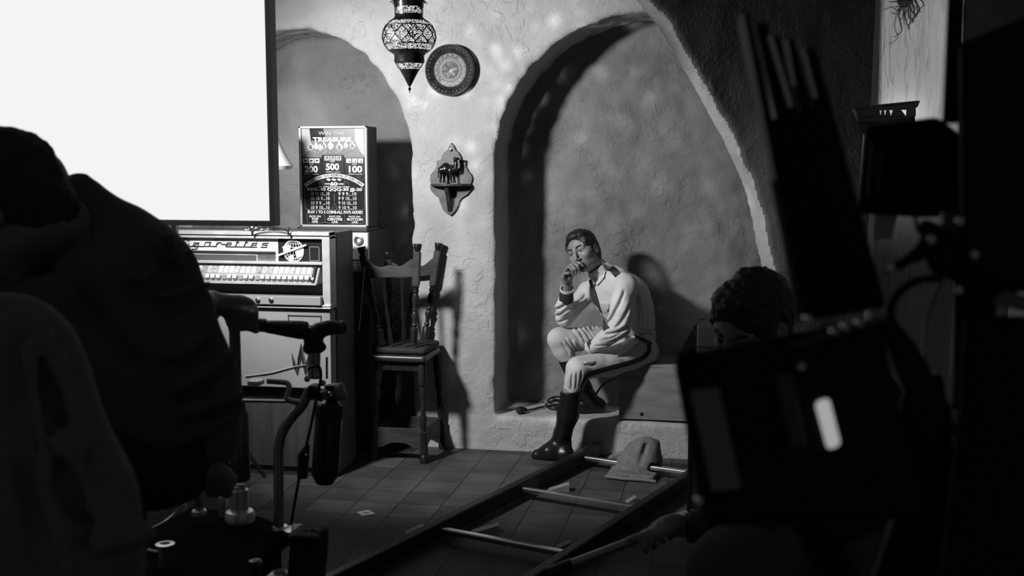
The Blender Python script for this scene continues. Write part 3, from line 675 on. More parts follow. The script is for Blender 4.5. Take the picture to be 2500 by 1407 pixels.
def lantern():
    D = 5.0; S = .1848 / FPX * D * 1.0
    C0 = at(998, 0, D)
    t = thing('hanging_lantern', 'dark pierced metal lantern hanging from the ceiling beside the round plate', 'lantern', (C0.x, C0.y, C0.z))
    zc = lambda y: C0.z - y * S
    def seg(name, prof, m, cap=False): return MB().lathe((C0.x, C0.y, 0), (0, 0, 1), [(r * S, zc(y)) for r, y in prof], 40, cap).build(name, m, t, True)
    dm = mat('lantern_metal', 0.045, 0.28, 0.8, var=.015, vscale=30); pm = pierced('pierced_metal')
    seg('neck_collar', [(150, -160), (175, -120), (150, -60), (205, 0), (200, 40), (196, 88)], dm)
    seg('pierced_collar', [(196, 88), (192, 130), (190, 185)], pm)
    seg('shoulder', [(190, 185), (186, 210), (200, 238), (268, 282)], dm)
    seg('pierced_globe', [(268, 282), (312, 330), (343, 400), (356, 480), (348, 550), (318, 620), (285, 658)], pm)
    for k in range(12):   # ribs of the ogee lattice
        rb = MB()
        for s_ in (1, -1):
            pts = []
            for i in range(15):
                y = 345 + i * (575 - 345) / 14; r = np.interp(y, [330, 400, 480, 550, 620], [312, 343, 356, 348, 318]) * S
                a = 2 * math.pi * (k + .5 * s_ * (1 - math.cos(math.pi * i / 7)) * .5) / 12
                pts.append((C0.x + r * math.cos(a), C0.y + r * math.sin(a), zc(y)))
            rb.tube(pts, .0024, 5)
        rb.build('lattice_rib', dm, t)
    bd = MB()
    for y in (335, 345, 578, 588): 
        r = np.interp(y, [330, 400, 480, 550, 620], [312, 343, 356, 348, 318]) * S
        bd.tube([(C0.x + r * math.cos(a), C0.y + r * math.sin(a), zc(y)) for a in [k * math.pi / 20 for k in range(41)]], .0015, 5)
    bd.build('band_wires', dm, t)
    seg('lower_collar', [(285, 658), (215, 702), (198, 725), (202, 800), (184, 832)], dm)
    seg('pierced_skirt', [(184, 832), (165, 870), (134, 905)], pm)
    seg('cone', [(134, 905), (80, 1000), (24, 1108), (10, 1128)], dm); seg('finial', [(10, 1126), (8, 1135), (22, 1160), (8, 1182), (4, 1212), (1, 1216)], dm, True)
    cr = MB()
    for k in range(14):
        a = 2 * math.pi * k / 14; a2 = 2 * math.pi * (k + .9) / 14; am = (a + a2) / 2
        P = lambda r, an, y: (C0.x + r * S * math.cos(an), C0.y + r * S * math.sin(an), zc(y))
        cr.prism([P(212, a, 12), P(212, a2, 12), P(258, am, 42)], (0, 0, .0015)); cr.prism([P(205, a, 0), P(205, a2, 0), P(228, am, -34)], (0, 0, .002))
    cr.build('crown_points', dm, t)
    lm = mat('lantern_glow', 0.8, 0.6, emit=1.1)
    seg('glow_liner', [(150, 90), (170, 186), (170, 240), (255, 300), (325, 400), (338, 480), (325, 560), (270, 650), (178, 720), (178, 800), (150, 860), (100, 905)], lm, True)
    MB().tube([(C0.x, C0.y, zc(-158)), (C0.x, C0.y, 2.945)], .006, 8).build('chain', dm, t)
lantern()

# ---------------------------------------------------------------- brass plate on the wall
def plate():
    c = ony(1101, 172, WY - .012); R = .1395
    t = thing('wall_plate', 'round embossed dark metal plate hung on the pillar beside the lantern', 'plate', tuple(c))
    base = Vector((c.x, WY - .020, c.z))
    MB().lathe((c.x, WY + .004, c.z), (0, -1, 0), [(R * .3, 0), (R * .3, .034)], 20).build('hanging_mount', M_BLACK, t, True)
    MB().lathe(base, (0, -1, 0), [(R * .98, 0), (R, .012), (R * .985, .026), (R * .93, .030), (R * .80, .022), (R * .72, .012), (R * .66, .009)], 64, False).build('rim', mat('plate_rim', 0.05, 0.4, 0.55, var=.02, vscale=30), t, True)
    rp = MB()
    for k in range(90):
        a = 2 * math.pi * k / 90; r0, r1 = R * .925, R * .975
        rp.tube([base + Vector((r0 * math.cos(a), -.031, r0 * math.sin(a))), base + Vector((r1 * math.cos(a + .05), -.028, r1 * math.sin(a + .05)))], .0016, 5)
    rp.build('rope_edge', mat('rope_pale', 0.28, 0.4, 0.6), t)
    dt = MB()
    for k in range(36): a = 2 * math.pi * k / 36; dt.lathe(base + Vector((R * .85 * math.cos(a), -.0265, R * .85 * math.sin(a))), (0, -1, 0), [(.0016, 0), (.001, .001)], 6)
    dt.build('studs', mat('stud_pale', 0.5, 0.4, 0.6), t)
    MB().lathe(base, (0, -1, 0), [(R * .665, .009), (R * .655, .012), (R * .64, .0095), (0, .0095)], 48, False).build('medallion', mat('medallion_dull', 0.10, 0.5, 0.4, var=.03, vscale=120), t, True)
    pt = MB(); F0 = -.0105
    def P(r, a, d=0): return base + Vector((R * r * math.cos(a), F0 - d, R * r * math.sin(a)))
    for k in range(18):
        a = 2 * math.pi * k / 18; w = math.pi / 18
        pt.tube([P(.48, a - w), P(.62, a), P(.48, a + w)], .0012, 5); pt.tube([P(.50, a - w * .5), P(.57, a), P(.50, a + w * .5)], .0008, 5)
    for r in (.46, .32, .30, .645): pt.tube([P(r, 2 * math.pi * k / 48) for k in range(49)], .001, 5)
    for k in range(6):
        a = 2 * math.pi * k / 6 + .2
        pt.tube([P(0, a), P(.15, a + .3), P(.29, a), P(.15, a - .3), P(0, a)], .0014, 5); pt.tube([P(.03, a), P(.28, a)], .0007, 5)
        pt.tube([P(.30, a + .35), P(.16, a + .52), P(.30, a + .70)], .0009, 5)
    for k in range(160):
        r = random.uniform(.33, .46); a = random.uniform(0, 6.283); pt.lathe(P(r, a), (0, -1, 0), [(.0012, 0), (.0008, .0008)], 5)
    pt.build('star_relief', mat('relief_pale', 0.26, 0.4, 0.5), t)
plate()

# ---------------------------------------------------------------- bracket shelf and camel figure
def shelf_unit():
    K = lambda x, y, d: ony(1030 + x * .14925, 330 + y * .14925, WY - d)
    out = [(475, 122), (515, 165), (548, 245), (600, 290), (635, 345), (648, 402), (715, 425), (722, 470), (715, 505), (755, 585), (805, 645), (828, 705), (815, 760), (800, 800), (822, 850), (800, 905), (745, 975), (650, 1035), (612, 1090), (598, 1150), (560, 1225), (515, 1280), (468, 1325), (415, 1290), (350, 1235), (326, 1180), (320, 1148), (294, 1105), (274, 1030), (205, 975), (148, 910), (130, 850), (148, 800), (130, 720), (140, 650), (205, 575), (240, 505), (240, 425), (318, 398), (328, 335), (362, 285), (420, 242), (440, 178)]
    t = thing('wall_shelf', 'scalloped wooden bracket shelf fixed on the pillar below the round plate', 'shelf', tuple(K(475, 800, 0)))
    fw = mat('bracket_wood', 0.09, 0.4, var=.03, vscale=14, stretch=(1, 1, 1))
    MB().prism([K(x, y, .016) for x, y in out], (0, .022, 0)).build('backboard', fw, t, bev=.002)
    c = K(472, 795, .016); rx = (K(800, 795, .016).x - K(146, 795, .016).x) / 2
    pl = [c + Vector((rx * math.cos(a), -.105 * math.sin(a), 0)) for a in [math.pi * k / 20 for k in range(21)]]
    MB().prism(pl, (0, 0, -.012)).build('shelf_board', mat('shelf_wood', 0.05, 0.35), t, bev=.002)
    z1 = c.z - .012; zz = lambda y: K(472, y, .016).z
    x = K(455, 900, .016).x
    MB().prism([(x - .011, WY - .016, z1), (x - .011, WY - .095, z1), (x - .011, WY - .085, zz(930)), (x - .011, WY - .06, zz(1000)), (x - .011, WY - .052, zz(1090)), (x - .011, WY - .02, zz(1255)), (x - .011, WY - .016, zz(1255))], (.022, 0, 0)).build('support_bracket', mat('bracket_dark', 0.03, 0.3), t, bev=.002)
    MB().lathe(K(478, 242, .016), (0, -1, 0), [(.011, 0), (.010, .003), (.004, .004), (.003, .010), (.0055, .012), (.003, .015)], 16).build('hanging_knob', M_BRASS, t, True)
    # figure
    zs = c.z; s = SDF((c.x - .13, WY - .13, zs - .005), (c.x + .10, WY - .02, zs + .17), .0022)
    Yc = WY - .065
    G = lambda x, y, dy=0: tuple(K(x, y, .065) + Vector((0, dy, 0)))
    g = lambda px: px / 3062
    s.ell(G(395, 560), (g(115), .026, g(72)), None, .01); s.ell(G(390, 500), (g(65), .018, g(52)), None, .012); s.ell(G(315, 570), (g(55), .024, g(62)), None, .01)
    for x0, x1, dy in ((320, 308, -.013), (345, 352, .013), (470, 486, -.013), (500, 522, .013)): s.chain([G(x0, 590, dy), G((x0 + x1) / 2 + 8, 680, dy), G(x1, 762, dy)], [.0105, .0062, .0055], .004); s.ell(G(x1 + 5, 764, dy), (.009, .007, .005), None, .003)
    s.chain([G(480, 570), G(540, 560), G(560, 480), G(545, 400)], [.021, .015, .0105, .010], .006); s.chain([G(545, 395), G(600, 385)], [.011, .0065], .004); s.cap(G(535, 385), G(522, 352), .004, .0015, .002); s.chain([G(272, 560), G(265, 620), G(272, 690)], [.004, .003, .004], .003)
    cm = s.build('camel_figurine', mat('figure_metal', 0.07, 0.18, 0.85)); tag(cm, 'small shiny dark metal camel standing on the bracket shelf', 'figurine')
    sd = SDF(K(395, 545, .065) - Vector((.05,) * 3), K(395, 545, .065) + Vector((.05,) * 3), .002); sd.ell(K(392, 552, .065), (g(68), .0285, g(62)), None, 0); sd.halfspace(K(392, 585, .065), (0, 0, -1)); sd.build('saddle_cloth', M_STEEL, cm)
shelf_unit()
# ---------------------------------------------------------------- tall wooden bar chair
def bar_chair():
    t = thing('bar_chair', 'tall dark turned-wood bar chair standing against the pillar', 'chair', (-1.72, 5.88, 0))
    ya, yb = 5.755, 6.035
    def post(px0, py0, px1, py1, Y):
        A, B = ony(px1, py1, Y), ony(px0, py0, Y); ax = B - A; Lh = ax.length
        p = MB(); pr = [(.020, 0), (.020, .085), (.011, .095), (.017, .105), (.011, .115), (.013, .14), (.020, .165), (.012, .185), (.018, .195), (.011, .205), (.014, .23), (.021, .26), (.012, .29), (.018, .30), (.014, .315), (.019, .33)]
        pr = [(r, h * Lh / .53) for r, h in pr]; p.lathe(A, ax, pr, 16)
        o = p.build('back_post', M_WOOD, t, True)
        q_ = MB(); u = ax.normalized(); x = Vector((1, 0, 0)); Rm = frame_to(u); Rm = Matrix(Rm).transposed()
        q_.box(A + u * (Lh * .815), (.036, .036, Lh * .37), Rm); q_.build('rail_block', M_WOODL, o, bev=.004)
        MB().lathe(B, u, [(.016, -.005), (.015, .004), (.019, .012), (.023, .038), (.022, .042)], 14).build('post_cap', mat('cap_dark', 0.012, 0.4), o, True)
        return A, B
    def rail(P, Q, Y):
        # scalloped top rail between two posts
        n = 24; top = []; bot = []
        for i in range(n + 1):
            f = i / n; c = P.lerp(Q, f); h = .010 * math.cos(f * math.pi * 4) - .030 * math.sin(math.pi * f) ** 2
            top.append(Vector((c.x, Y - .011, c.z + .0 + h))); bot.append(Vector((c.x, Y - .011, c.z - .085)))
        MB().prism(top + bot[::-1], (0, .022, 0)).build('top_rail', M_WOODL, t, bev=.003)
    a1 = post(1019, 615, 1010, 838, ya); a0 = post(886, 622, 932, 842, ya)
    b1 = post(1069, 612, 1036, 835, yb); b0 = post(948, 634, 962, 838, yb)
    rail(ony(893, 641, ya), ony(1010, 637, ya), ya); rail(ony(955, 645, yb), ony(1062, 634, yb), yb)
    for (A, B), Y in (((a0, a1), ya), ((b0, b1), yb)):
        for f in (.3, .7) if Y == ya else (.5,):
            p0 = A[0].lerp(B[0], f); p1 = (A[0] + (A[1] - A[0]) * .72).lerp(B[0] + (B[1] - B[0]) * .72, f)
            ax = p1 - p0; L_ = ax.length; MB().lathe(p0, ax, [(r, h * L_) for r, h in ((.011, 0), (.012, .2), (.007, .3), (.013, .45), (.007, .6), (.010, .75), (.009, 1))], 12).build('spindle', mat('spindle_wood_shaded', 0.012, 0.3), t, True)  # spindles get a darker colour for the machine's shadow
    xl, xr = -1.865, -1.60; zs = ony(980, 874, ya).z
    s = SDF((xl - .07, ya - .10, zs - .08), (xr + .07, yb + .02, zs + .10), .006)
    s.box(((xl + xr) / 2, (ya + yb) / 2 - .02, zs), (.155, .165, .020), None, .018, .0)
    s.build('seat', mat('seat_wood', 0.03, 0.35, var=.01, vscale=7, stretch=(1, 6, 6)), t)
    s = SDF((xl - .07, ya - .10, zs - .08), (xr + .07, yb + .02, zs + .10), .006)
    s.box(((xl + xr) / 2 + .0, (ya + yb) / 2 - .01, zs + .040), (.148, .155, .018), None, .016, .0)
    s.build('seat_pad', mat('seat_pad', 0.022, 0.8), t)
    MB().box(((xl + xr) / 2, ya - .0, zs - .045), (xr - xl, .02, .05)).build('apron', M_WOOD, t, bev=.003)
    for (tx, ty), (bx, by) in (((xr - .01, ya), (-1.597, 5.735)), ((xl + .02, ya), (-1.89, 5.735)), ((xr - .005, yb), (-1.572, 6.045)), ((xl + .02, yb), (-1.88, 6.045))):
        A = Vector((bx, by, 0)); B = Vector((tx, ty, zs - .015)); ax = B - A; L_ = ax.length
        o = MB().lathe(A, ax, [(r, h * L_) for r, h in ((.017, .07), (.019, .08), (.022, .085), (.022, .30), (.013, .315), (.018, .36), (.021, .44), (.012, .50), (.017, .53), (.010, .56), (.017, .64), (.020, .70), (.013, .75), (.020, .765), (.021, .80), (.022, .82), (.022, 1))], 14).build('leg', M_WOOD, t, True)
        MB().lathe(A, ax, [(.023, 0), (.025, .02), (.021, .045), (.016, .05)], 14).build('foot_cap', mat('cap_dark', 0.012, 0.4), o, True)
    def board(p, q_, z0, z1):
        p = Vector(p); q_ = Vector(q_); n = 16; top = []; bot = []
        for i in range(n + 1):
            f = i / n; c = p.lerp(q_, f); top.append(Vector((c.x, c.y, z1))); bot.append(Vector((c.x, c.y, z0 + .030 * max(0, math.sin(math.pi * min(max((f - .18) / .64, 0), 1))) ** .6)))
        d = (q_ - p).normalized(); nn = Vector((-d.y, d.x, 0)) * .016
        MB().prism(top + bot[::-1], nn).build('stretcher_board', M_WOODL, t, bev=.002)
    board((-1.88, 5.735, 0), (-1.605, 5.735, 0), .075, .185); board((-1.598, 5.745, 0), (-1.577, 6.03, 0), .075, .185)
    board((-1.872, 6.03, 0), (-1.872, 5.745, 0), .075, .185); board((-1.58, 6.04, 0), (-1.875, 6.04, 0), .075, .185)
bar_chair()
tag(MB().tube([ony(890, 652, 5.72), ony(886, 700, 5.72), ony(881, 765, 5.72), ony(876, 808, 5.72)], .0022, 6).build('white_cord', mat('cord_white', 0.75, 0.6), None, True), 'thin white cord hanging between the cigarette machine and the bar chair', 'cord')

# ---------------------------------------------------------------- wooden box the actor sits on, black case, cable
BX0, BX1, BY0, BY1, BZ = -.585, -.205, 6.10, 6.46, .515
def seat_box():
    t = thing('wooden_box', 'pale plywood box on the niche ledge under the seated man', 'box', ((BX0 + BX1) / 2, (BY0 + BY1) / 2, ZP))
    pm = mat('plywood', 0.25, 0.55, var=.05, vscale=3.2, stretch=(1.2, 1.2, 7), bump=.1, bscale=9)
    z0 = ZP + .012
    MB().box(((BX0 + BX1) / 2, BY0 + .009, (z0 + BZ - .018) / 2), (BX1 - BX0, .018, BZ - .018 - z0)).build('front_board', pm, t, bev=.002)
    MB().box(((BX0 + BX1) / 2, BY1 - .009, (z0 + BZ - .018) / 2), (BX1 - BX0, .018, BZ - .018 - z0)).build('back_board', pm, t, bev=.002)
    for x in (BX0 + .009, BX1 - .009): MB().box((x, (BY0 + BY1) / 2, (z0 + BZ - .018) / 2), (.018, BY1 - BY0 - .036, BZ - .018 - z0)).build('end_board', pm, t, bev=.002)
    MB().box(((BX0 + BX1) / 2, (BY0 + BY1) / 2, BZ - .009), (BX1 - BX0 + .006, BY1 - BY0, .018)).build('top_board', pm, t, bev=.003)
    h = MB(); c = ony(1567, 1012, BY0); h.lathe(c + Vector((0, .002, 0)), (0, -1, 0), [(.012, 0), (.010, .003)], 12); h.build('knot_hole', M_INK, t)
seat_box()
t = thing('equipment_case', 'black equipment case behind the crouching man, right of the plywood box', 'case', (-.02, 6.2, ZP))
cb = mat('case_black', 0.018, 0.55)
MB().box((.03, 6.27, (ZP + .012 + .735) / 2 + .0), (.40, .30, .735 - ZP - .012)).build('case_body', cb, t, bev=.01)
MB().box((.03, 6.27, .62), (.41, .31, .012)).build('lid_seam', M_INK, t, bev=.002)
t = thing('black_flag', 'flat black cloth flag frame standing on the floor behind the camera monitor', 'flag', (-.02, 5.05, 0))
x0 = onz(1677, 1256).x; yfl = onz(1677, 1256).y
MB().box((x0 + .24, yfl, .30), (.46, .004, .55)).build('black_cloth', cb, t)
f = MB()
for x in (x0 + .006, x0 + .474): f.box((x, yfl, .30), (.012, .012, .60))
for z in (.012, .594): f.box((x0 + .24, yfl, z), (.468, .012, .012))
f.build('frame', M_BLACK, t)
MB().box((x0 + .24, yfl + .02, .006), (.1, .3, .012)).build('foot', M_BLACK, t)
def ledge_cable():
    t = thing('power_cable', 'black power cable with a plug coiled on the niche ledge by the boots', 'cable', tuple(onz(1270, 1010, ZP)))
    z = ZP + .012; w = lambda x, y, dz=0: onz(x, y, z) + Vector((0, 0, dz))
    pts = [w(1275, 1008, .008), w(1300, 1000), w(1330, 993), w(1360, 990)]
    for k in range(28): a = 1.2 + k * .5; pts.append(w(1352 + 20 * math.cos(a) + k * .4, 992 + 7 * math.sin(a), .002 * k))
    pts += [w(1390, 990), w(1430, 990), w(1452, 985)]
    pts += [ony(1456, 962, 6.40), ony(1478, 935, 6.40), ony(1508, 924, 6.42)]
    MB().tube(spline(pts, 5), .0058, 8).build('cord', M_RUBBER, t, True)
    p = w(1266, 1008, .012); d = (w(1258, 1010) - w(1300, 1000)).normalized()
    MB().lathe(p - d * .035, d, [(.007, -.03), (.012, -.01), (.019, .0), (.021, .02), (.019, .036)], 16).build('plug', M_RUBBER, t, True)
    for s_ in (-1, 1):
        q_ = p + Vector((0, 0, .004)) + d.cross(Vector((0, 0, 1))) * .009 * s_
        MB().tube([q_, q_ + d * .018], .0026, 8).build('plug_pin', M_STEEL, t, True)
    MB().tube(spline([w(1322, 995, .004), w(1318, 990, .015), w(1326, 986, .022), w(1338, 992, .01), w(1328, 996, .004)], 5), .0016, 5).build('cable_tie', M_PRINTG, t)
ledge_cable()

# ---------------------------------------------------------------- dolly track, wedges, sandbag, card
TIES = []
def track():
    zt = .085
    A, B = onz(778, 1407, zt), onz(1455, 1077, zt); d = (B - A); d.z = 0; d.normalize(); n = Vector((d.y, -d.x, 0))
    C_ = onz(1270, 1407, zt); gauge = (C_ - A).dot(n)
    yend = WY - .02
    t = thing('dolly_track', 'pair of black camera dolly rails with silver cross ties running to the step', 'dolly track', tuple(B))
    rw = .045
    def along(P, s): return P + d * s
    rm = mat('rail_black', 0.014, 0.42, 0.2)
    P0 = A.copy(); P0.z = 0; L0 = (yend - P0.y) / d.y
    for off in (0, gauge):
        base = P0 + n * (off + rw / 2); L_ = (yend - n.y * (off + rw) - P0.y) / d.y if n.y < 0 else L0
        L_ = min((yend - (base + n * rw).y) / d.y, (yend - (base - n * rw).y) / d.y)
        c = base + d * ((L_ - .35) / 2); c.z = (zt + .012) / 2
        R = Matrix((d, n, Vector((0, 0, 1)))).transposed()
        MB().box(c, (L_ + .35, rw, zt - .012), R).build('rail', rm, t, bev=.008)
    tm = mat('tie_silver', 0.62, 0.22, 0.95)
    for (x0, y0) in ((1457, 1119), (1308, 1196), (1117, 1297)):
        p = onz(x0, y0, .058); s_ = (p - P0).dot(d); a = P0 + d * s_ + n * (rw - .004); a.z = .05; b = P0 + d * s_ + n * (gauge + .004); b.z = .05
        TIES.append((a, b)); MB().box((a + b) / 2, (.032, (b - a).length, .024), Matrix((d, n, Vector((0, 0, 1)))).transposed()).build('cross_tie', tm, t, bev=.006)
        MB().box((a + b) / 2 + d * .022 + Vector((0, 0, -.004)), (.010, (b - a).length, .012), Matrix((d, n, Vector((0, 0, 1)))).transposed()).build('tie_channel', M_BLACK, t)
    return d, n
TD, TN = track()
def wedge(px, py, ang, label, L_=.12, h=.035, w=.05):
    p = onz(px, py); t = MB(); a = math.radians(ang); u = Vector((math.cos(a), math.sin(a), 0)); v = Vector((-u.y, u.x, 0)) * (w / 2)
    t.raw([p - v, p + v, p + u * L_ - v, p + u * L_ + v, p + u * L_ - v + Vector((0, 0, h)), p + u * L_ + v + Vector((0, 0, h))], [(0, 1, 3, 2), (0, 4, 5, 1), (2, 3, 5, 4), (0, 2, 4), (1, 5, 3)])
    return tag(t.build('wooden_wedge', mat('wedge_wood', 0.24, 0.6, var=.05, vscale=9)), label, 'wedge', 'wooden wedges along the dolly track')
wedge(1150, 1299, 12, 'wooden wedge lying by the nearest silver tie between the rails')
wedge(1330, 1198, 12, 'wooden wedge lying by the middle silver tie between the rails')
wedge(1478, 1118, 12, 'wooden wedge lying by the far silver tie beside the sandbag', .10)
wedge(1590, 1282, 22, 'largest wooden wedge on the floor outside the right-hand rail', .17, .05, .06)
wedge(992, 1302, 40, 'pale wooden wedge under the outer side of the left-hand rail', .09, .02)
wedge(1528, 1226, 25, 'small wooden block wedge at the right end of the middle silver tie', .05, .025, .04)
wedge(1358, 1336, 25, 'small wooden wedge at the right end of the nearest silver tie', .06, .02, .04)
def sandbag():
    c = onz(1556, 1160); s = SDF((c.x - .24, c.y - .2, -.01), (c.x + .24, c.y + .26, .24), .006)
    W_ = lambda x, y, z: Vector(onz(x, y, z))
    s.ell(c + Vector((0, .06, .055)), (.12, .11, .06), None, .0); s.ell(c + Vector((.03, .07, .10)), (.085, .075, .07), None, .04); s.ell(c + Vector((.04, .08, .135)), (.06, .05, .045), None, .03)
    s.box(c + Vector((-.02, -.045, .018)), (.125, .075, .014), Matrix.Rotation(-.12, 3, 'Z'), .012, .03)
    s.cap(c + Vector((.05, -.03, .06)), c + Vector((.09, .10, .15)), .02, .012, .02); s.cap(c + Vector((-.10, -.02, .03)), c + Vector((-.04, .08, .14)), .014, .01, .02)
    s.cap(c + Vector((.015, -.05, .075)), c + Vector((.04, .03, .15)), .010, .01, .015, True)
    s.rough(.006, .05, 31); s.halfspace((0, 0, .003), (0, 0, -1))
    a, b = TIES[0]; s.cap(a, b, .0235, .0235, .002, True); s.cap(a + TD * .022, b + TD * .022, .017, .017, .002, True)
    o = s.build('sandbag', mat('canvas_grey', 0.17, 0.85, var=.03, vscale=30, bump=.25, bscale=160)); tag(o, 'slumped grey canvas sandbag lying over the far silver tie', 'sandbag')
    sm = MB(); sm.tube([c + Vector((-.155, -.105, .012)), c + Vector((-.06, -.128, .012)), c + Vector((.03, -.13, .012)), c + Vector((.105, -.14, .010))], .008, 8); sm.build('hem_seam', mat('canvas_hem', 0.20, 0.85), o, True)
sandbag()
def card():
    c = onz(893, 1254); t = MB(); R = Matrix.Rotation(.75, 3, 'Z')
    t.box(c + Vector((0, 0, .002)), (.062, .068, .0015), R); o = t.build('paper_card', mat('card_pale', 0.5, 0.6)); tag(o, 'small pale paper card with dark marks lying on the tiles', 'card')
    m = MB()
    for i in range(3): m.tube([c + R @ Vector((-.018 + i * .012, -.012, .0034)), c + R @ Vector((-.012 + i * .012, .004, .0034)), c + R @ Vector((-.006 + i * .012, -.012, .0034)), c + R @ Vector((-.002 + i * .012, .008, .0034))], .0011, 5)
    m.build('printed_marks', M_INK, o)
card()

# ---------------------------------------------------------------- wall lamp on the pillar, dried plant
def wall_lamp():
    Y = 4.60; t = thing('wall_lamp', 'black openwork wall lamp lighting the plaster pier from below', 'lamp', tuple(ony(2165, 400, Y)))
    P = lambda x, y, dy=0: ony(x, y, Y + dy)
    bm_ = mat('lamp_black', 0.006, 0.6, 0.0, spec=.12)
    f = MB(); th = .012
    f.prism([P(2087, 261), P(2236, 246), P(2236, 252), P(2089, 268)], (0, th, 0)); f.build('top_bar', bm_, t)
    f = MB(); f.prism([P(2092, 300), P(2232, 286), P(2232, 330), P(2110, 330)], (0, th, 0)); f.build('lower_band', bm_, t)
    holes = [(2114, 2126, 2117), (2146, 2153, 2151), (2158, 2165, 2161), (2171, 2181, 2175), (2200, 2214, 2212)]; xl, xb = 2090, 2096
    for a, b, ap in holes + [(2236, 2236, 2236)]:
        MB().prism([P(xl, 267), P(a, 268), P(ap, 284), P(xb, 287)], (0, th, 0)).build('fret', bm_, t); xl, xb = b, ap
    f = MB(); f.prism([P(2088, 264), P(2236, 250), P(2236, 268), P(2090, 270)], (0, th, 0)); f.build('fret_rail', bm_, t)
    f = MB(); f.prism([P(2094, 285), P(2234, 282), P(2234, 302), P(2096, 304)], (0, th, 0)); f.build('fret_rail', bm_, t)
    gm = mat('lamp_glass', 0.35, 0.15, 0.0, spec=.6)
    g = MB(); g.prism([P(2080, 268, .02), P(2089, 262), P(2112, 318), P(2106, 322, .02)], (0, .008, 0)); g.prism([P(2108, 318), P(2112, 318), P(2100, 500), P(2092, 500)], (0, .008, 0)); g.build('side_pane', gm, t)
    b = MB(); b.prism([P(2112, 322), P(2232, 320), P(2215, 500), P(2102, 500)], (0, .14, 0)); b.build('lamp_body', bm_, t)
    b = MB(); b.prism([P(2236, 246), P(2247, 246), P(2240, 262), P(2234, 262)], (0, .04, 0)); b.build('barn_door_tip', bm_, t)
    MB().box(P(2180, 400, .165), (.05, .07, .05)).build('wall_mount', bm_, t)
    lp = P(2212, 292, .10)
    lb = MB(); lb.lathe(lp - Vector((0, 0, .03)), (0, 0, 1), [(.008, 0), (.016, .012), (.018, .025), (.01, .04), (0, .045)], 14, False); lb.build('bulb', mat('bulb_glow', 0.8, 0.4, emit=2), t, True)
    point('wall_lamp_light', lp + Vector((0, -.0, .0)), 0.8, .03)
wall_lamp()
def twigs():
    Y = 4.755; t = MB(); P = lambda x, y, dy=0: ony(x, y, Y - dy)
    for pts, r in (([(2218, -14), (2212, 10), (2198, 22), (2197, 50), (2202, 72), (2192, 84), (2182, 90)], .0035), ([(2218, -14), (2205, 5), (2182, 3), (2172, 4)], .004), ([(2216, -12), (2206, 14), (2209, 40), (2213, 54)], .004), ([(2220, -12), (2222, 20), (2226, 46), (2230, 54)], .004), ([(2224, -14), (2230, 14), (2232, 38), (2226, 52)], .005), ([(2226, -14), (2240, 8), (2243, 24), (2238, 36)], .005), ([(2228, -14), (2250, 4), (2256, 12), (2248, 20)], .004), ([(2216, -10), (2200, 14), (2186, 16)], .004), ([(2222, -12), (2218, 26), (2219, 48)], .004), ([(2225, -12), (2238, 14), (2236, 44)], .003), ([(2219, -12), (2213, 24), (2203, 36)], .003), ([(2222, 40), (2223, 90), (2225, 97)], .0012)):
        P_ = spline([P(x, y, .015 * (i % 2) + .012) for i, (x, y) in enumerate(pts)], 3)
        P_ = [p + Vector((random.uniform(-.003, .003), 0, random.uniform(-.003, .003))) for p in P_]; t.tube(P_, [r * .75 * (1 - .5 * i / len(P_)) for i in range(len(P_))], 6)
    t.lathe(P(2218, -16, .0), (0, -1, 0), [(.03, -.01), (.03, .03), (.02, .04)], 12)
    tag(t.build('dried_plant', mat('plant_dark', 0.02, 0.8), None, True), 'dark dried plant sprig hanging on the plaster pier, upper right', 'plant')
twigs()
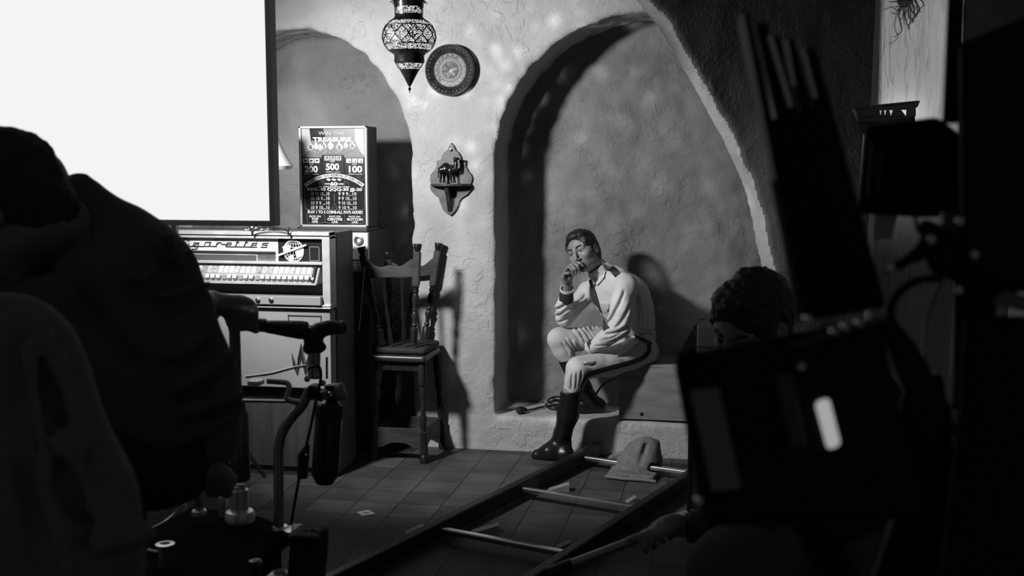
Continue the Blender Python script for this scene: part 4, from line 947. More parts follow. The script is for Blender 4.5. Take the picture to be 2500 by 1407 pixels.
# ---------------------------------------------------------------- camera dolly in the left foreground
DD = 3.1
def dp(px, py, d=DD): return at(px, py, d)
def dr(px, d=DD): return px * d / FPX / 2
M_DARKSTEEL = mat('dark_steel', 0.16, 0.35, 0.85, var=.03, vscale=40)
M_MACH = mat('machined_steel', 0.85, 0.38, 1.0)
M_GREYTUBE = mat('grey_tube', 0.30, 0.3, 0.85, var=.03, vscale=30)
def dolly():
    zp = dp(685, 1292).z; W_ = lambda x, y, z=zp: onz(x, y, z)
    t = thing('camera_dolly', 'camera dolly with steel push bars and curved handles in the left foreground', 'camera dolly', tuple(Vector((W_(560, 1300).x, W_(560, 1300).y, 0))))
    top = [W_(352, 1303), W_(470, 1236), W_(640, 1262), W_(712, 1296), W_(640, 1360), W_(560, 1470), W_(330, 1440)]
    MB().prism(top, (0, 0, -.035)).build('platform', mat('dolly_deck', 0.006, 0.9, bump=.2, bscale=300, spec=.02), t, bev=.004)
    c = sum(top, Vector()) / len(top)
    MB().prism([c + (p - c) * .86 + Vector((0, 0, -.035)) for p in top], (0, 0, -.28)).build('chassis', mat('dolly_body', 0.006, 0.6, spec=.1), t, bev=.01)
    for p in (top[0], top[2], top[3], top[5]):
        q = c + (p - c) * .8; MB().lathe((q.x - .03, q.y, .085), (1, .2, 0), [(.05, 0), (.085, .006), (.085, .05), (.05, .056)], 24).build('wheel', M_RUBBER, t, True)
        MB().box((q.x, q.y, (zp - .3) / 2 + .06), (.03, .03, zp - .3)).build('wheel_arm', M_BLACK, t)
    def col(name, x, y, segs, m=M_GREYTUBE, d=DD):   # vertical turned fitting, segs: (radius px, y px)
        b = dp(x, y, d); MB().lathe(Vector((b.x, b.y, 0)), (0, 0, 1), [(dr(2 * r, d), dp(x, yy, d).z) for r, yy in segs], 22).build(name, m, t, True)
    col('push_post', 578, 1000, [(13.5, 1180), (13.5, 790)], M_DARKSTEEL)
    col('post_sleeve', 583, 1000, [(22, 1178), (24, 1172), (24, 1010), (18, 1000), (16, 980)], M_DARKSTEEL)
    col('post_clamp', 583, 1200, [(16, 1200), (22, 1199), (23, 1190), (23, 1246), (16, 1246)][::-1] if False else [(23, 1247), (23, 1196), (17, 1195), (17, 1186), (13, 1185)], M_MACH)
    col('flange', 585, 1250, [(36, 1272), (36, 1254), (33, 1248), (20, 1246), (20, 1243)], M_MACH)
    col('small_post', 550, 1200, [(17, 1262), (17, 1212), (13, 1208), (13, 1148), (10, 1146)], M_MACH, 3.2)
    col('pin', 486, 1235, [(17, 1256), (17, 1246), (11, 1243), (11, 1200)], M_DARKSTEEL, 3.15); col('pin_collar', 486, 1245, [(18, 1257), (18, 1248), (15, 1245), (11, 1245)], M_MACH, 3.14)
    for y in (1262, 1275): col('edge_bolt', 326, y, [(12, y + 6), (12, y - 4), (8, y - 6)], M_MACH, 3.0)
    # right post: grip tube, clamp, bent tube
    MB().tube([dp(768, 845), dp(766, 925)], dr(30), 16).build('grip_post', M_GREYTUBE, t, True)
    MB().tube(spline([dp(757, 950), dp(738, 990), dp(712, 1020), dp(690, 1055), dp(681, 1095), dp(680, 1140), dp(681, 1285)], 6), dr(25), 16).build('bent_tube', M_GREYTUBE, t, True)
    col('tube_collar', 685, 1288, [(20, 1300), (20, 1288), (17, 1284), (12, 1284)], M_MACH)
    cl = MB(); cl.box(dp(766, 955), (dr(44), .05, dr(64)), (0, .15, 0)); cl.box(dp(786, 965), (dr(30), .05, dr(44)), (0, .3, 0)); cl.build('post_clamp', M_BLACK, t, bev=.006)
    for x, y in ((752, 925), (775, 918), (790, 935)): MB().lathe(dp(x, y, DD - .02), FWD * -1, [(.007, 0), (.009, .012), (.004, .014)], 10).build('clamp_bolt', M_STEEL, t, True)
    MB().tube([dp(798, 872), dp(798, 925)], dr(6), 8).build('pin_rod', M_BLACK, t, True)
    # handlebars
    g = mat('grip_rubber', 0.022, 0.45, bump=.15, bscale=60)
    hb = MB().tube(spline([dp(560, 795), dp(600, 792), dp(648, 795)], 5), [dr(34)] * 11, 16).build('handlebar', M_DARKSTEEL, t, True)
    MB().lathe(dp(645, 797), dp(752, 808) - dp(645, 797), [(dr(r), h * (dp(752, 808) - dp(645, 797)).length) for r, h in ((26, 0), (32, .08), (36, .3), (42, .6), (46, .85), (44, .97), (34, 1), (10, 1.01))], 20).build('hand_grip', g, t, True)
    tg = SDF(dp(830, 860) - Vector((.2, .12, .12)), dp(700, 760) + Vector((.2, .12, .12)), .0045)
    tg.chain([dp(766, 850), dp(764, 825), dp(778, 808), dp(800, 801), dp(832, 800)], [dr(38), dr(42), dr(36), dr(32), dr(34)], .012); tg.cap(dp(752, 852), dp(785, 848), dr(26), dr(24), .01)
    tg.build('curved_grip', g, t); MB().lathe(dp(836, 799), dp(836, 799) - dp(820, 800), [(dr(33), -.004), (dr(35), .003), (dr(30), .006), (dr(28), .004), (0, .004)], 20).build('grip_end_cap', mat('cap_grey', 0.10, 0.5), t, True)
    # linkage between the posts
    MB().tube(spline([dp(600, 921), dp(660, 913), dp(710, 900), dp(748, 893)], 5), dr(7), 8).build('brake_rod', M_STEEL, t, True)
    lb = MB(); lb.box(dp(625, 934), (dr(66) , .04, dr(26)), Matrix.Rotation(.0, 3, 'Y')); lb.build('hinge_block', M_STEEL, t, bev=.005)
    MB().tube(spline([dp(652, 931), dp(690, 934), dp(703, 938), dp(706, 950), dp(700, 970), dp(708, 979), dp(735, 984)], 6), dr(14), 12).build('cranked_tube', M_STEEL, t, True)
    MB().tube([dp(592, 979), dp(700, 981)], dr(8), 8).build('cross_rod', M_STEEL, t, True)
    MB().tube([dp(603, 1102, 3.3), dp(648, 1166, 3.3)], dr(11), 8).build('kick_stand', M_GREYTUBE, t, True)
    # deck fittings
    b = W_(403, 1328, zp + .06); MB().lathe((b.x, b.y, zp - .1), (0, 0, 1), [(dr(30), 0), (dr(30), .14), (dr(40), .155), (dr(42), .16), (dr(22), .161), (dr(20), .10)], 24, False).build('socket_ring', M_MACH, t, True)
    d2 = 2.75; b = at(684, 1400, d2); cb = Vector((b.x, b.y, b.z))
    s_ = d2 / FPX; MB().lathe(cb - Vector((0, 0, .035)), Vector((.05, -.12, 1)), [(62 * s_, 0), (60 * s_, .006), (44 * s_, .016), (24 * s_, .036), (18 * s_, .040), (14 * s_, .036), (13 * s_, .0)], 30, False).build('bowl_mount', M_MACH, t, True)
    MB().tube([cb - Vector((0, 0, .03)), Vector((cb.x, cb.y, .3))], .022, 12).build('mount_post', M_BLACK, t, True)
    MB().box((cb.x - .02, cb.y + .08, .26), (.1, .34, .06)).build('outrigger', M_BLACK, t, bev=.005)
    b = at(623, 1372, 2.85); MB().lathe(b - Vector((0, 0, .012)), (.1, -.2, 1), [(.018, 0), (.019, .012), (.012, .015), (0, .0155)], 18, False).build('deck_knob', M_DARKSTEEL, t, True)
    MB().tube([b - Vector((0, 0, .01)), b - Vector((0, 0, .2))], .012, 10).build('knob_stem', M_BLACK, t, True)
    MB().tube(spline([at(452, 1232, 3.05), at(430, 1250, 3.05), at(395, 1278, 3.0), at(338, 1304, 2.95)], 6), .0028, 6).build('bowden_wire', M_STEEL, t, True)
    MB().tube([at(338, 1339, 2.9), at(384, 1349, 2.9)], .005, 8).build('side_pin', M_STEEL, t, True)
    MB().tube(spline([at(390, 1350, 2.9), at(378, 1375, 2.9), at(345, 1400, 2.85)], 5), .004, 6).build('hose', M_RUBBER, t, True)
    ft = MB(); pl = at(725, 1292, 2.98); ft.lathe(pl, (0, 0, 1), [(dr(60), -.012), (dr(62), 0), (dr(40), .006)], 20); ft.build('tie_down_ring', M_MACH, t, True)
    MB().box(at(738, 1298, 2.95), (.055, .05, .018), (.1, .2, .4)).build('clamp_jaw', M_GREYTUBE, t, bev=.004)
dolly()
def pouch():
    d = 2.7; s = SDF(at(705, 1407, d) - Vector((.05, .12, .25)), at(795, 1300, d) + Vector((.05, .12, .06)), .0045)
    c = at(752, 1370, d); s.box(c, (.036, .045, .075), Matrix.Rotation(.08, 3, 'Y'), .012, 0); s.box(c + Vector((.0, 0, .065)), (.038, .047, .01), None, .006, .004); s.cap(c - Vector((0, 0, .07)), c - Vector((0, 0, .14)), .03, .028, .02)
    s.rough(.003, .03, 77); o = s.build('tool_pouch', mat('pouch_black', 0.014, 0.7)); tag(o, 'black tool pouch stuffed with bits on the front corner of the dolly', 'pouch')
    for k in range(5):
        a = at(738 + k * 9, 1314 + (k % 2) * 4, d - .01); m = MB().tube(spline([a - Vector((0, 0, .02)), a + Vector((.006, 0, .012)), a + Vector((.012 - .004 * k, 0, .022))], 4), .004, 6); m.build('pouch_content', [M_DARKSTEEL, M_PRINTG, M_RUBBER][k % 3], o, True)
    MB().tube([at(737, 1316, d - .05), at(775, 1325, d - .05)], .0022, 6).build('metal_rim', M_STEEL, o)
    return o
pouch()
def bottle():
    d = 3.24; A, B = at(792, 1180, d), at(806, 975, d); ax = B - A; L_ = ax.length
    t = thing('gas_bottle', 'black gas bottle strapped upright to the dolly push bar', 'bottle', tuple(A)); R = 33 * d / FPX
    bm_ = mat('bottle_black', 0.012, 0.16, spec=.6)
    MB().lathe(A, ax, [(R * h, L_ * v) for h, v in ((.3, .0), (.62, .012), (.92, .07), (1, .12), (1, .86), (.96, .91), (.80, .955), (.5, .985), (.32, 1.0), (.3, 1.03))], 32).build('cylinder', bm_, t, True)
    MB().lathe(A, ax, [(R * .55, -.004), (R * .72, .004), (R * .72, .012)], 24).build('base_ring', M_BLACK, t, True)
    MB().lathe(A, ax, [(R * 1.03, L_ * .77), (R * 1.03, L_ * .93), (R * .99, L_ * .935)], 32, False).build('rubber_band', M_RUBBER, t, True)
    MB().box(B + ax.normalized() * .022, (.030, .03, .04)).build('valve_body', M_BLACK, t, bev=.005)
    for x, y in ((783, 975), (795, 972), (806, 966)): MB().lathe(at(x, y, d - .03), FWD * -1 + UPV * .7, [(.008, 0), (.009, .008), (.003, .012)], 10).build('valve_knob', M_STEEL, t, True)
    MB().tube([at(800, 965, d), at(793, 960, 3.14)], .008, 8).build('hanging_strap', M_RUBBER, t, True)
    s = SDF(at(815, 980, d) - Vector((.08, .06, .06)), at(835, 930, d) + Vector((.08, .06, .06)), .004)
    s.ell(at(824, 957, d), (.024, .02, .026), None, 0); s.ell(at(833, 964, d), (.014, .012, .018), None, .008); s.ell(at(816, 948, d), (.012, .012, .014), None, .008); s.rough(.006, .016, 5)
    tag(s.build('plastic_bag', mat('bag_translucent', 0.30, 0.3)), 'small crumpled plastic bag tied to the valve of the black gas bottle', 'bag')
    MB().tube([at(812, 968, d), at(824, 950, d), at(838, 938, d)], .003, 6).build('tag_tie', M_PRINTG, t)
bottle()
def tripod_cable():
    d = 3.02
    t = MB().tube(spline([at(752, 900, d), at(778, 895, d), at(783, 925, d), at(772, 975, d), at(757, 1050, d), at(742, 1110, d), at(728, 1180, d), at(716, 1250, d), at(708, 1300, d), at(706, 1330, 2.95)], 6), .0042, 8)
    o = t.build('black_cable', M_RUBBER, None, True); tag(o, 'thin black cable running down from the dolly clamp in front of the bent tube', 'cable')
    MB().tube([at(752, 1085, d), at(741, 1112, d), at(738, 1168, d)], [.006, .016, .014], 8).build('inline_box', M_RUBBER, o, True)
    MB().lathe(at(748, 1112, d - .018), FWD * -1, [(.0035, 0), (.002, .003)], 8).build('connector_pin', M_STEEL, o, True)
tripod_cable()
# ---------------------------------------------------------------- people
M_SKIN = mat('skin', 0.23, 0.5, var=.02, vscale=20)
M_HAIR = mat('dark_hair', 0.018, 0.45, bump=.6, bscale=150, stretch=(1, 1, .25))
def hit(s, px, py, d0=4.6, d1=7.0):
    r = ray(px, py); n = int((d1 - d0) / .002); D = d0 + .002 * np.arange(n)
    P = np.array(CAM)[None] + D[:, None] * np.array(r)[None]; q = (P - s.lo) / s.res; i = q.astype(int)
    ok = ((i >= 0) & (i < s.n - 1)).all(1); v = np.full(n, 9.0)
    i2 = i[ok]; fr = q[ok] - i2; vv = 0
    for a in (0, 1):
        for b in (0, 1):
            for c in (0, 1):
                w = (fr[:, 0] if a else 1 - fr[:, 0]) * (fr[:, 1] if b else 1 - fr[:, 1]) * (fr[:, 2] if c else 1 - fr[:, 2])
                vv = vv + w * s.f[i2[:, 0] + a, i2[:, 1] + b, i2[:, 2] + c]
    v[ok] = vv; k = np.nonzero(v < 0)[0]
    return Vector(P[k[0]]) if len(k) else None
def crease(S, path, r=.004, lift=.010, k=.010):
    pts = [hit(S, p.x, p.y) for p in spline([Vector((x, y, 0)) for x, y in path], 4)]; pts = [p for p in pts if p]
    if len(pts) < 2: return
    n = len(pts); r = r * 2.1; rad = [r * (.35 + .65 * math.sin(math.pi * (i + .5) / n)) for i in range(n)]; pts = [p - ray(1450, 750).normalized() * q * .45 for p, q in zip(pts, rad)]
    pts = [pts[0]] + [(pts[i - 1] + pts[i] * 2 + pts[i + 1]) / 4 for i in range(1, n - 1)] + [pts[-1]]
    for i in range(n - 1):
        S.cap(pts[i], pts[i + 1], rad[i], rad[i + 1], k, True)
    o = Vector((path[-1][1] - path[0][1], 0, path[-1][0] - path[0][0])); o = o / max(o.length, 1e-6); o = o if o.z > 0 else -o
    for i in range(n - 1):
        S.cap(pts[i] + o * lift * 1.6 + ray(1450, 750).normalized() * rad[i] * 1.15, pts[i + 1] + o * lift * 1.6 + ray(1450, 750).normalized() * rad[i] * 1.15, rad[i] * .8, rad[i + 1] * .8, k * 1.4)
def drape(s, rows, off, name, m, parent, thick=.002):
    """a patch of cloth lying on an implicit surface: rows of photo points, lifted off the surface and given thickness"""
    V = []; prev = None
    for row in rows:
        L_ = []
        for (x, y) in row:
            p = hit(s, x, y)
            if p is None: p = prev if prev is not None else at(x, y, 5.9)
            prev = p; L_.append(p - ray(x, y).normalized() * off)
        V.append(L_)
    n, k = len(V), len(V[0]); back = [[p + ray(*rows[i][j]).normalized() * (off + thick) for j, p in enumerate(r)] for i, r in enumerate(V)]
    vs = [p for r in V for p in r] + [p for r in back for p in r]; N = n * k; fs = []
    for i in range(n - 1):
        for j in range(k - 1):
            a, b, c, d = i * k + j, i * k + j + 1, (i + 1) * k + j + 1, (i + 1) * k + j; fs += [(a, b, c, d), (d + N, c + N, b + N, a + N)]
    rim = [j for j in range(k)] + [i * k + k - 1 for i in range(1, n)] + [(n - 1) * k + j for j in range(k - 2, -1, -1)] + [i * k for i in range(n - 2, 0, -1)]
    for q in range(len(rim)): a, b = rim[q], rim[(q + 1) % len(rim)]; fs.append((b, a, a + N, b + N))
    return MB().raw(vs, fs).build(name, m, parent, True)
def strip(path, w, n=3):
    """rows across a ribbon that follows a path of photo points"""
    P = [Vector((x, y, 0)) for x, y in path]; P = spline(P, 4); out = []
    for i, p in enumerate(P):
        d = (P[min(i + 1, len(P) - 1)] - P[max(i - 1, 0)]).normalized(); nn = Vector((-d.y, d.x, 0)); ww = w if not isinstance(w, (list, tuple)) else np.interp(i / (len(P) - 1), np.linspace(0, 1, len(w)), w)
        out.append([(p.x + nn.x * ww * f, p.y + nn.y * ww * f) for f in np.linspace(-.5, .5, n)])
    return out
class Head:
    def __init__(s, C, f, u, sc=1.0):
        s.f = Vector(f).normalized(); u = Vector(u); s.u = (u - s.f * u.dot(s.f)).normalized(); s.r = s.f.cross(s.u); s.C = Vector(C); s.k = sc
        s.R = Matrix((s.r, s.f, s.u)).transposed()
    def p(s, a, b, c): return s.C + (s.r * a + s.f * b + s.u * c) * s.k
    def ell(s, S, c, r, k=.015, sub=False): S.ell(s.p(*c), [q * s.k for q in r], s.R, k, sub)
    def cap(s, S, a, b, ra, rb, k=.008, sub=False): S.cap(s.p(*a), s.p(*b), ra * s.k, rb * s.k, k, sub)
    def skin(s, S):
        s.ell(S, (0, -.012, .026), (.074, .095, .086), .0); s.ell(S, (0, .024, -.012), (.063, .062, .088), .03); s.ell(S, (0, .036, -.070), (.046, .048, .040), .03)
        s.ell(S, (0, .074, -.100), (.019, .016, .015), .018)
        for q in (-1, 1):
            s.ell(S, (q * .044, .004, -.062), (.017, .03, .03), .025); s.ell(S, (q * .043, .060, -.030), (.020, .020, .017), .02)
            s.cap(S, (q * .010, .083, .020), (q * .046, .070, .020), .010, .009, .012)
            s.ell(S, (q * .031, .094, -.002), (.019, .017, .0105), .010, True); s.ell(S, (q * .031, .0705, -.002), (.0135, .0135, .0125), .003)
            s.cap(S, (q * .017, .0835, .0062), (q * .032, .0850, .0078), .0044, .0046, .002); s.cap(S, (q * .032, .0850, .0078), (q * .047, .074, .0045), .0046, .0036, .002); s.cap(S, (q * .018, .082, -.0115), (q * .044, .076, -.0105), .0034, .003, .003)
            s.ell(S, (q * .0125, .094, -.043), (.0085, .010, .0075), .006)
            s.ell(S, (q * .074, -.010, -.014), (.008, .021, .033), .006); s.ell(S, (q * .080, -.004, -.012), (.004, .011, .020), .004, True)
        s.cap(S, (0, .088, .012), (0, .110, -.037), .0075, .0110, .010); s.ell(S, (0, .104, -.043), (.010, .010, .007), .006)
        s.ell(S, (0, .086, -.066), (.024, .012, .0065), .007); s.ell(S, (0, .084, -.078), (.020, .012, .0065), .007); s.cap(S, (-.02, .094, -.072), (.02, .094, -.072), .0022, .0022, .003, True)
        return s
    def hair(s, name, parent, m, front=.062, vol=1.0, res=.003, rgh=.003, nape=-.085, side=-.012, sweep=0.0):
        S = SDF(s.C - Vector((.17,) * 3), s.C + Vector((.17,) * 3), res)
        s.ell(S, (0, -.016, .032), (.0805 * vol, .1035 * vol, .0925 * vol), 0); s.ell(S, (0, -.045, -.035), (.066, .062, .07), .03); s.ell(S, (sweep, .035, .084), (.055, .048, .026), .03)
        for q in (-1, 1): s.ell(S, (q * .068, .022, .0), (.0085, .016, .040), .01); s.ell(S, (q * .060, .045, .035), (.012, .022, .03), .012)
        S.f += (rgh * (vnoise(S, .012, 3) + vnoise(S, .03, 4))).astype(np.float32)
        # cut the face out: in front of the hairline
        s.ell(S, (0, .105, -.055), (.071, .085, front + .062), .012, True); s.ell(S, (0, .06, -.095), (.085, .075, .075), .01, True)
        for q in (-1, 1): s.ell(S, (q * .084, -.006, -.018), (.020, .020, .032), .005, True)
        S.halfspace(s.p(0, 0, nape), -s.u); 
        # hollow so that it sits on the scalp
        return S.build(name, m, parent)
    def features(s, parent, hairmat):
        em = mat('eye_dark', 0.015, 0.12)
        for q in (-1, 1):
            MB().lathe(s.p(q * .031, .0825, -.0035), s.f + s.r * q * .1, [(.0058 * s.k, -.004), (.0055 * s.k, .0008), (.003, .0018), (0, .0020)], 14, False).build('eye', em, parent, True)
            b = [s.p(q * .011, .0935, .0185), s.p(q * .024, .0905, .0235), s.p(q * .040, .0815, .0250), s.p(q * .056, .0665, .0165)]
            MB().tube(spline(b, 4), [.0046 - .0016 * abs(i - 4) / 8 for i in range(13)], 8).build('eyebrow', hairmat, parent, True)
def person(name_label, base): return thing('person', name_label, 'person', base)

# ---- the seated actor in white uniform
def actor():
    Y = ony
    t = person('person in white uniform shirt and tall black boots sitting on the plywood box', (-.5, 6.1, 0))
    # joints, taken from the photo with the depth each joint has in the alcove
    pe = Y(1407, 616, 6.00); tc = (CAM - pe).normalized()
    f = (-RGT * math.sin(math.radians(30)) + tc * math.cos(math.radians(30)) - UPV * .10).normalized(); u = -RGT * .40 + UPV * .917
    H = Head(pe - f * .078, f, u, 1.0)
    neck0, neck1 = H.p(0, -.025, -.06), Y(1481, 676, 6.14)
    shL, elL, wrL = Y(1528, 700, 6.02), Y(1512, 800, 5.925), Y(1441, 849, 5.96)
    shR, elR, wrR = Y(1436, 712, 6.28), Y(1379, 776, 6.14), Y(1383, 712, 6.03)
    hipL, midL, knL, bootL, ankL = Y(1562, 855, 6.15), Y(1489, 884, 6.03), Y(1412, 901, 5.90), Y(1395, 958, 5.90), Y(1370, 1080, 5.93)
    hipR, knR = Y(1535, 838, 6.33), Y(1366, 829, 6.15)
    ftR = onz(1448, 1008, ZP); bootR = Y(1386, 876, 6.16); ankR = Y(1447, 985, ftR.y)
    pel, mid, che = Y(1556, 836, 6.24), Y(1540, 772, 6.20), Y(1504, 716, 6.16)
    B = SDF((-1.10, 5.76, -.02), (-.36, 6.50, 1.42), .004)
    # hidden body first (slimmer than the clothes), then head and hands
    B.chain([pel, mid, che], [.075, .095, .10], .05); B.chain([che, neck1], [.08, .055], .05)
    B.chain([shL, elL, wrL], [.042, .036, .024], .03); B.chain([che, shL], [.06, .045], .04); B.chain([che, shR], [.06, .045], .04); B.chain([shR, elR, wrR], [.042, .034, .023], .03)
    B.chain([hipL, midL, knL, bootL, ankL], [.07, .055, .045, .040, .03], .03); B.chain([hipR, knR, bootR, ankR], [.065, .045, .038, .03], .03)
    B.cap(ankL, onz(1318, 1108, .03), .03, .022, .02); B.cap(ankR, ftR + Vector((-.08, -.03, .03)), .028, .02, .02); B.cap(pel, hipL, .075, .07, .04); B.cap(pel, hipR, .075, .06, .04)
    B.chain([neck1, neck0], [.056, .054], .03); H.skin(B)
    # right hand, loosely closed against the mouth
    hp = lambda x, y, dy=0: Y(x, y, 5.975 + dy)
    B.chain([wrR, hp(1386, 692, .03), hp(1388, 676, .015)], [.023, .022, .024], .012); B.ell(hp(1386, 672, .012), (.026, .022, .032), None, .014)
    for pts, r in (([(1380, 661, .0), (1389, 650, -.025), (1397, 660, -.034), (1399, 671, -.024)], .0085), ([(1386, 658, .0), (1396, 646, -.022), (1404, 657, -.030), (1406, 669, -.02)], .009), ([(1393, 656, .005), (1401, 642, -.014), (1411, 650, -.024), (1414, 664, -.014)], .009), ([(1398, 657, .012), (1407, 641, -.004), (1417, 643, -.012), (1423, 649, -.008)], .0088)):
        P = [hp(x, y, dy) for x, y, dy in pts]; B.chain(P, [r * 1.1, r * 1.05, r * .95, r * .85], .003)
    B.chain([hp(1381, 690, -.004), hp(1374, 678, -.018), hp(1379, 667, -.028), hp(1388, 668, -.036)], [.012, .011, .0095, .008], .004)
    # left hand hanging between the thighs
    h2 = Y(1426, 873, 6.03); B.chain([wrL, h2], [.023, .024], .012); B.ell(h2, (.03, .024, .022), None, .012)
    for k in range(4): B.chain([h2 + Vector((-.015, -.012 + .012 * k, 0)), h2 + Vector((-.045, -.010 + .012 * k, -.018)), h2 + Vector((-.052, -.008 + .012 * k, -.042))], [.009, .0085, .007], .003)
    B.chain([h2 + Vector((.0, -.02, .0)), h2 + Vector((-.03, -.03, -.012)), h2 + Vector((-.046, -.028, -.024))], [.010, .009, .007], .003)
    BC = ((BX0 + BX1) / 2, (BY0 + BY1) / 2, (ZP + BZ) / 2); BH = ((BX1 - BX0) / 2 + .006, (BY1 - BY0) / 2 + .004, (BZ - ZP) / 2 + .003)
    B.box(BC, BH, None, .002, .004, True)
    B.build('body', M_SKIN, t)
    H.hair('hair', t, M_HAIR, front=.071, sweep=-.010, rgh=.0016, vol=.985, nape=-.105); H.features(t, M_HAIR)
    # shirt
    cloth = mat('white_cotton', 0.66, 0.8, var=.02, vscale=5, bump=.25, bscale=14, stretch=(1, 1, .6))
    S = SDF((-1.10, 5.80, .50), (-.36, 6.50, 1.30), .0045)
    S.chain([Y(1561, 822, 6.24), mid, che], [.092, .118, .128], .06); S.chain([che, Y(1490, 684, 6.14)], [.12, .075], .05); S.cap(Y(1490, 690, 6.14), shL, .08, .062, .05); S.cap(Y(1488, 692, 6.15), shR, .075, .052, .05)
    S.ell(Y(1548, 730, 6.20), (.085, .14, .12), None, .05)
    S.chain([shL, Y(1520, 735, 5.975)], [.062, .064], .025); S.chain([Y(1520, 735, 5.97), Y(1516, 765, 5.94), elL], [.062, .064, .060], .008); S.chain([elL, Y(1476, 828, 5.93), wrL], [.060, .043, .030], .010)
    S.chain([shR, elR], [.055, .048], .025); S.chain([elR, Y(1376, 748, 6.07), Y(1383, 722, 6.035)], [.047, .043, .035], .015)
    for path, r in (([(1524, 712), (1508, 750), (1490, 785)], .005), ([(1538, 738), (1524, 775), (1502, 805)], .005), ([(1546, 770), (1530, 800), (1500, 822), (1470, 832)], .006), ([(1530, 800), (1505, 812), (1478, 818)], .005), ([(1536, 812), (1505, 832), (1470, 840)], .005), ([(1500, 838), (1475, 844), (1455, 845)], .003), ([(1555, 720), (1562, 760), (1560, 800)], .004), ([(1550, 815), (1570, 818), (1592, 815)], .004), ([(1562, 800), (1580, 808), (1594, 805)], .004), ([(1358, 756), (1374, 748), (1392, 736)], .004), ([(1358, 772), (1376, 764), (1396, 750)], .004), ([(1362, 786), (1378, 782), (1398, 768)], .004), ([(1400, 770), (1415, 752), (1432, 735)], .004), ([(1398, 748), (1412, 738), (1428, 722)], .003)):
        crease(S, path, r)
    S.f += (.0035 * vnoise(S, .06, 41) + .002 * vnoise(S, .03, 42)).astype(np.float32)
    # open the neck
    nd = (neck0 - neck1).normalized(); S.cap(neck1 + nd * .03, neck0, .052, .056, .006, True)
    S.build('shirt', cloth, t)
    # collar, tie, epaulette, pocket, cuffs
    K = SDF(neck1 - Vector((.16,) * 3), neck1 + Vector((.16,) * 3), .003); K.cap(neck1 - nd * .03, neck1 + nd * .075, .086, .068, 0); K.cap(neck1 - nd * .10, neck1 + nd * .13, .062, .0605, .002, True); K.halfspace(neck1 + nd * .070, nd - f * .45); K.halfspace(neck1 - nd * .035, -nd)
    K.build('collar_stand', cloth, t)
    drape(S, [[(1469, 632), (1474, 640), (1479, 650)], [(1462, 648), (1470, 655), (1478, 662)], [(1452, 668), (1464, 676), (1474, 678)], [(1446, 680), (1457, 688), (1464, 690)], [(1452, 690), (1455, 694), (1457, 697)]], .016, 'collar_leaf', cloth, t, .003)
    tm = mat('tie_dark', 0.045, 0.7)
    drape(S, strip([(1441, 684), (1446, 702), (1452, 726), (1459, 754), (1468, 782), (1480, 804)], [9, 8, 11, 13, 15, 16], 4), .010, 'tie', tm, t, .004)
    kn = hit(S, 1444, 690) or che; MB().lathe(kn - ray(1444, 690).normalized() * .012 - Vector((0, 0, .012)), (0.1, 0, 1), [(.008, 0), (.013, .012), (.015, .024), (.008, .030)], 12).build('tie_knot', tm, t, True)
    ep = drape(S, [[(1482, 644), (1487, 648), (1491, 655)][i:i + 1] * 1 + [] for i in range(0)] or [[(1480, 650), (1481, 646), (1486, 643)], [(1488, 660), (1490, 652), (1494, 646)], [(1495, 669), (1499, 661), (1504, 654)], [(1501, 677), (1508, 672), (1515, 667)]], .010, 'epaulette', mat('epaulette_dark', 0.04, 0.7), t, .004)
    p = hit(S, 1485, 650)
    if p: MB().lathe(p - ray(1485, 650).normalized() * .012, -ray(1485, 650), [(.006, 0), (.006, .003), (.002, .005)], 12).build('epaulette_button', M_STEEL, t, True)
    drape(S, [[(1464, 742), (1474, 741), (1486, 741)], [(1465, 752), (1475, 752), (1486, 751)], [(1467, 761), (1477, 766), (1485, 760)]], .006, 'pocket_flap', cloth, t, .003)
    p = hit(S, 1484, 758)
    if p: MB().lathe(p - ray(1484, 758).normalized() * .008, -ray(1484, 758), [(.0052, 0), (.0052, .002), (.002, .003)], 12).build('pocket_button', M_INK, t, True)
    dk = mat('cuff_dark', 0.03, 0.7)
    cu = (Y(1384, 704, 6.01) - Y(1382, 732, 6.05)); c0 = Y(1382, 732, 6.05)
    MB().lathe(c0, cu, [(.042, 0), (.040, cu.length * .18), (.036, cu.length * .8), (.0355, cu.length * .82)], 28, False).build('cuff_band', dk, t, True)
    MB().lathe(c0, cu, [(.0355, cu.length * .78), (.0385, cu.length * .82), (.0385, cu.length * 1.0), (.033, cu.length * 1.0), (.032, cu.length * .7)], 28, False).build('cuff_edge', cloth, t, True)
    cl = wrL - elL; cl.normalize()
    MB().lathe(wrL - cl * .03, cl, [(.034, 0), (.034, .028)], 24, False).build('cuff_band', dk, t, True); MB().lathe(wrL - cl * .004, cl, [(.034, 0), (.036, .003), (.035, .014), (.028, .014)], 24, False).build('cuff_edge', cloth, t, True)
    # breeches
    br = mat('pale_breeches', 0.56, 0.75, var=.02, vscale=6, bump=.2, bscale=18)
    T_ = SDF((-1.12, 5.78, .30), (-.34, 6.50, .92), .0045)
    T_.cap(pel, Y(1566, 862, 6.22), .095, .10, .03); T_.chain([hipL, midL, knL], [.098, .074, .064], .03); T_.chain([knL, Y(1405, 925, 5.90), bootL], [.062, .055, .046], .02)
    T_.chain([hipR, Y(1462, 829, 6.24), knR], [.09, .066, .066], .03); T_.chain([knR, Y(1374, 855, 6.155), bootR], [.064, .055, .046], .02)
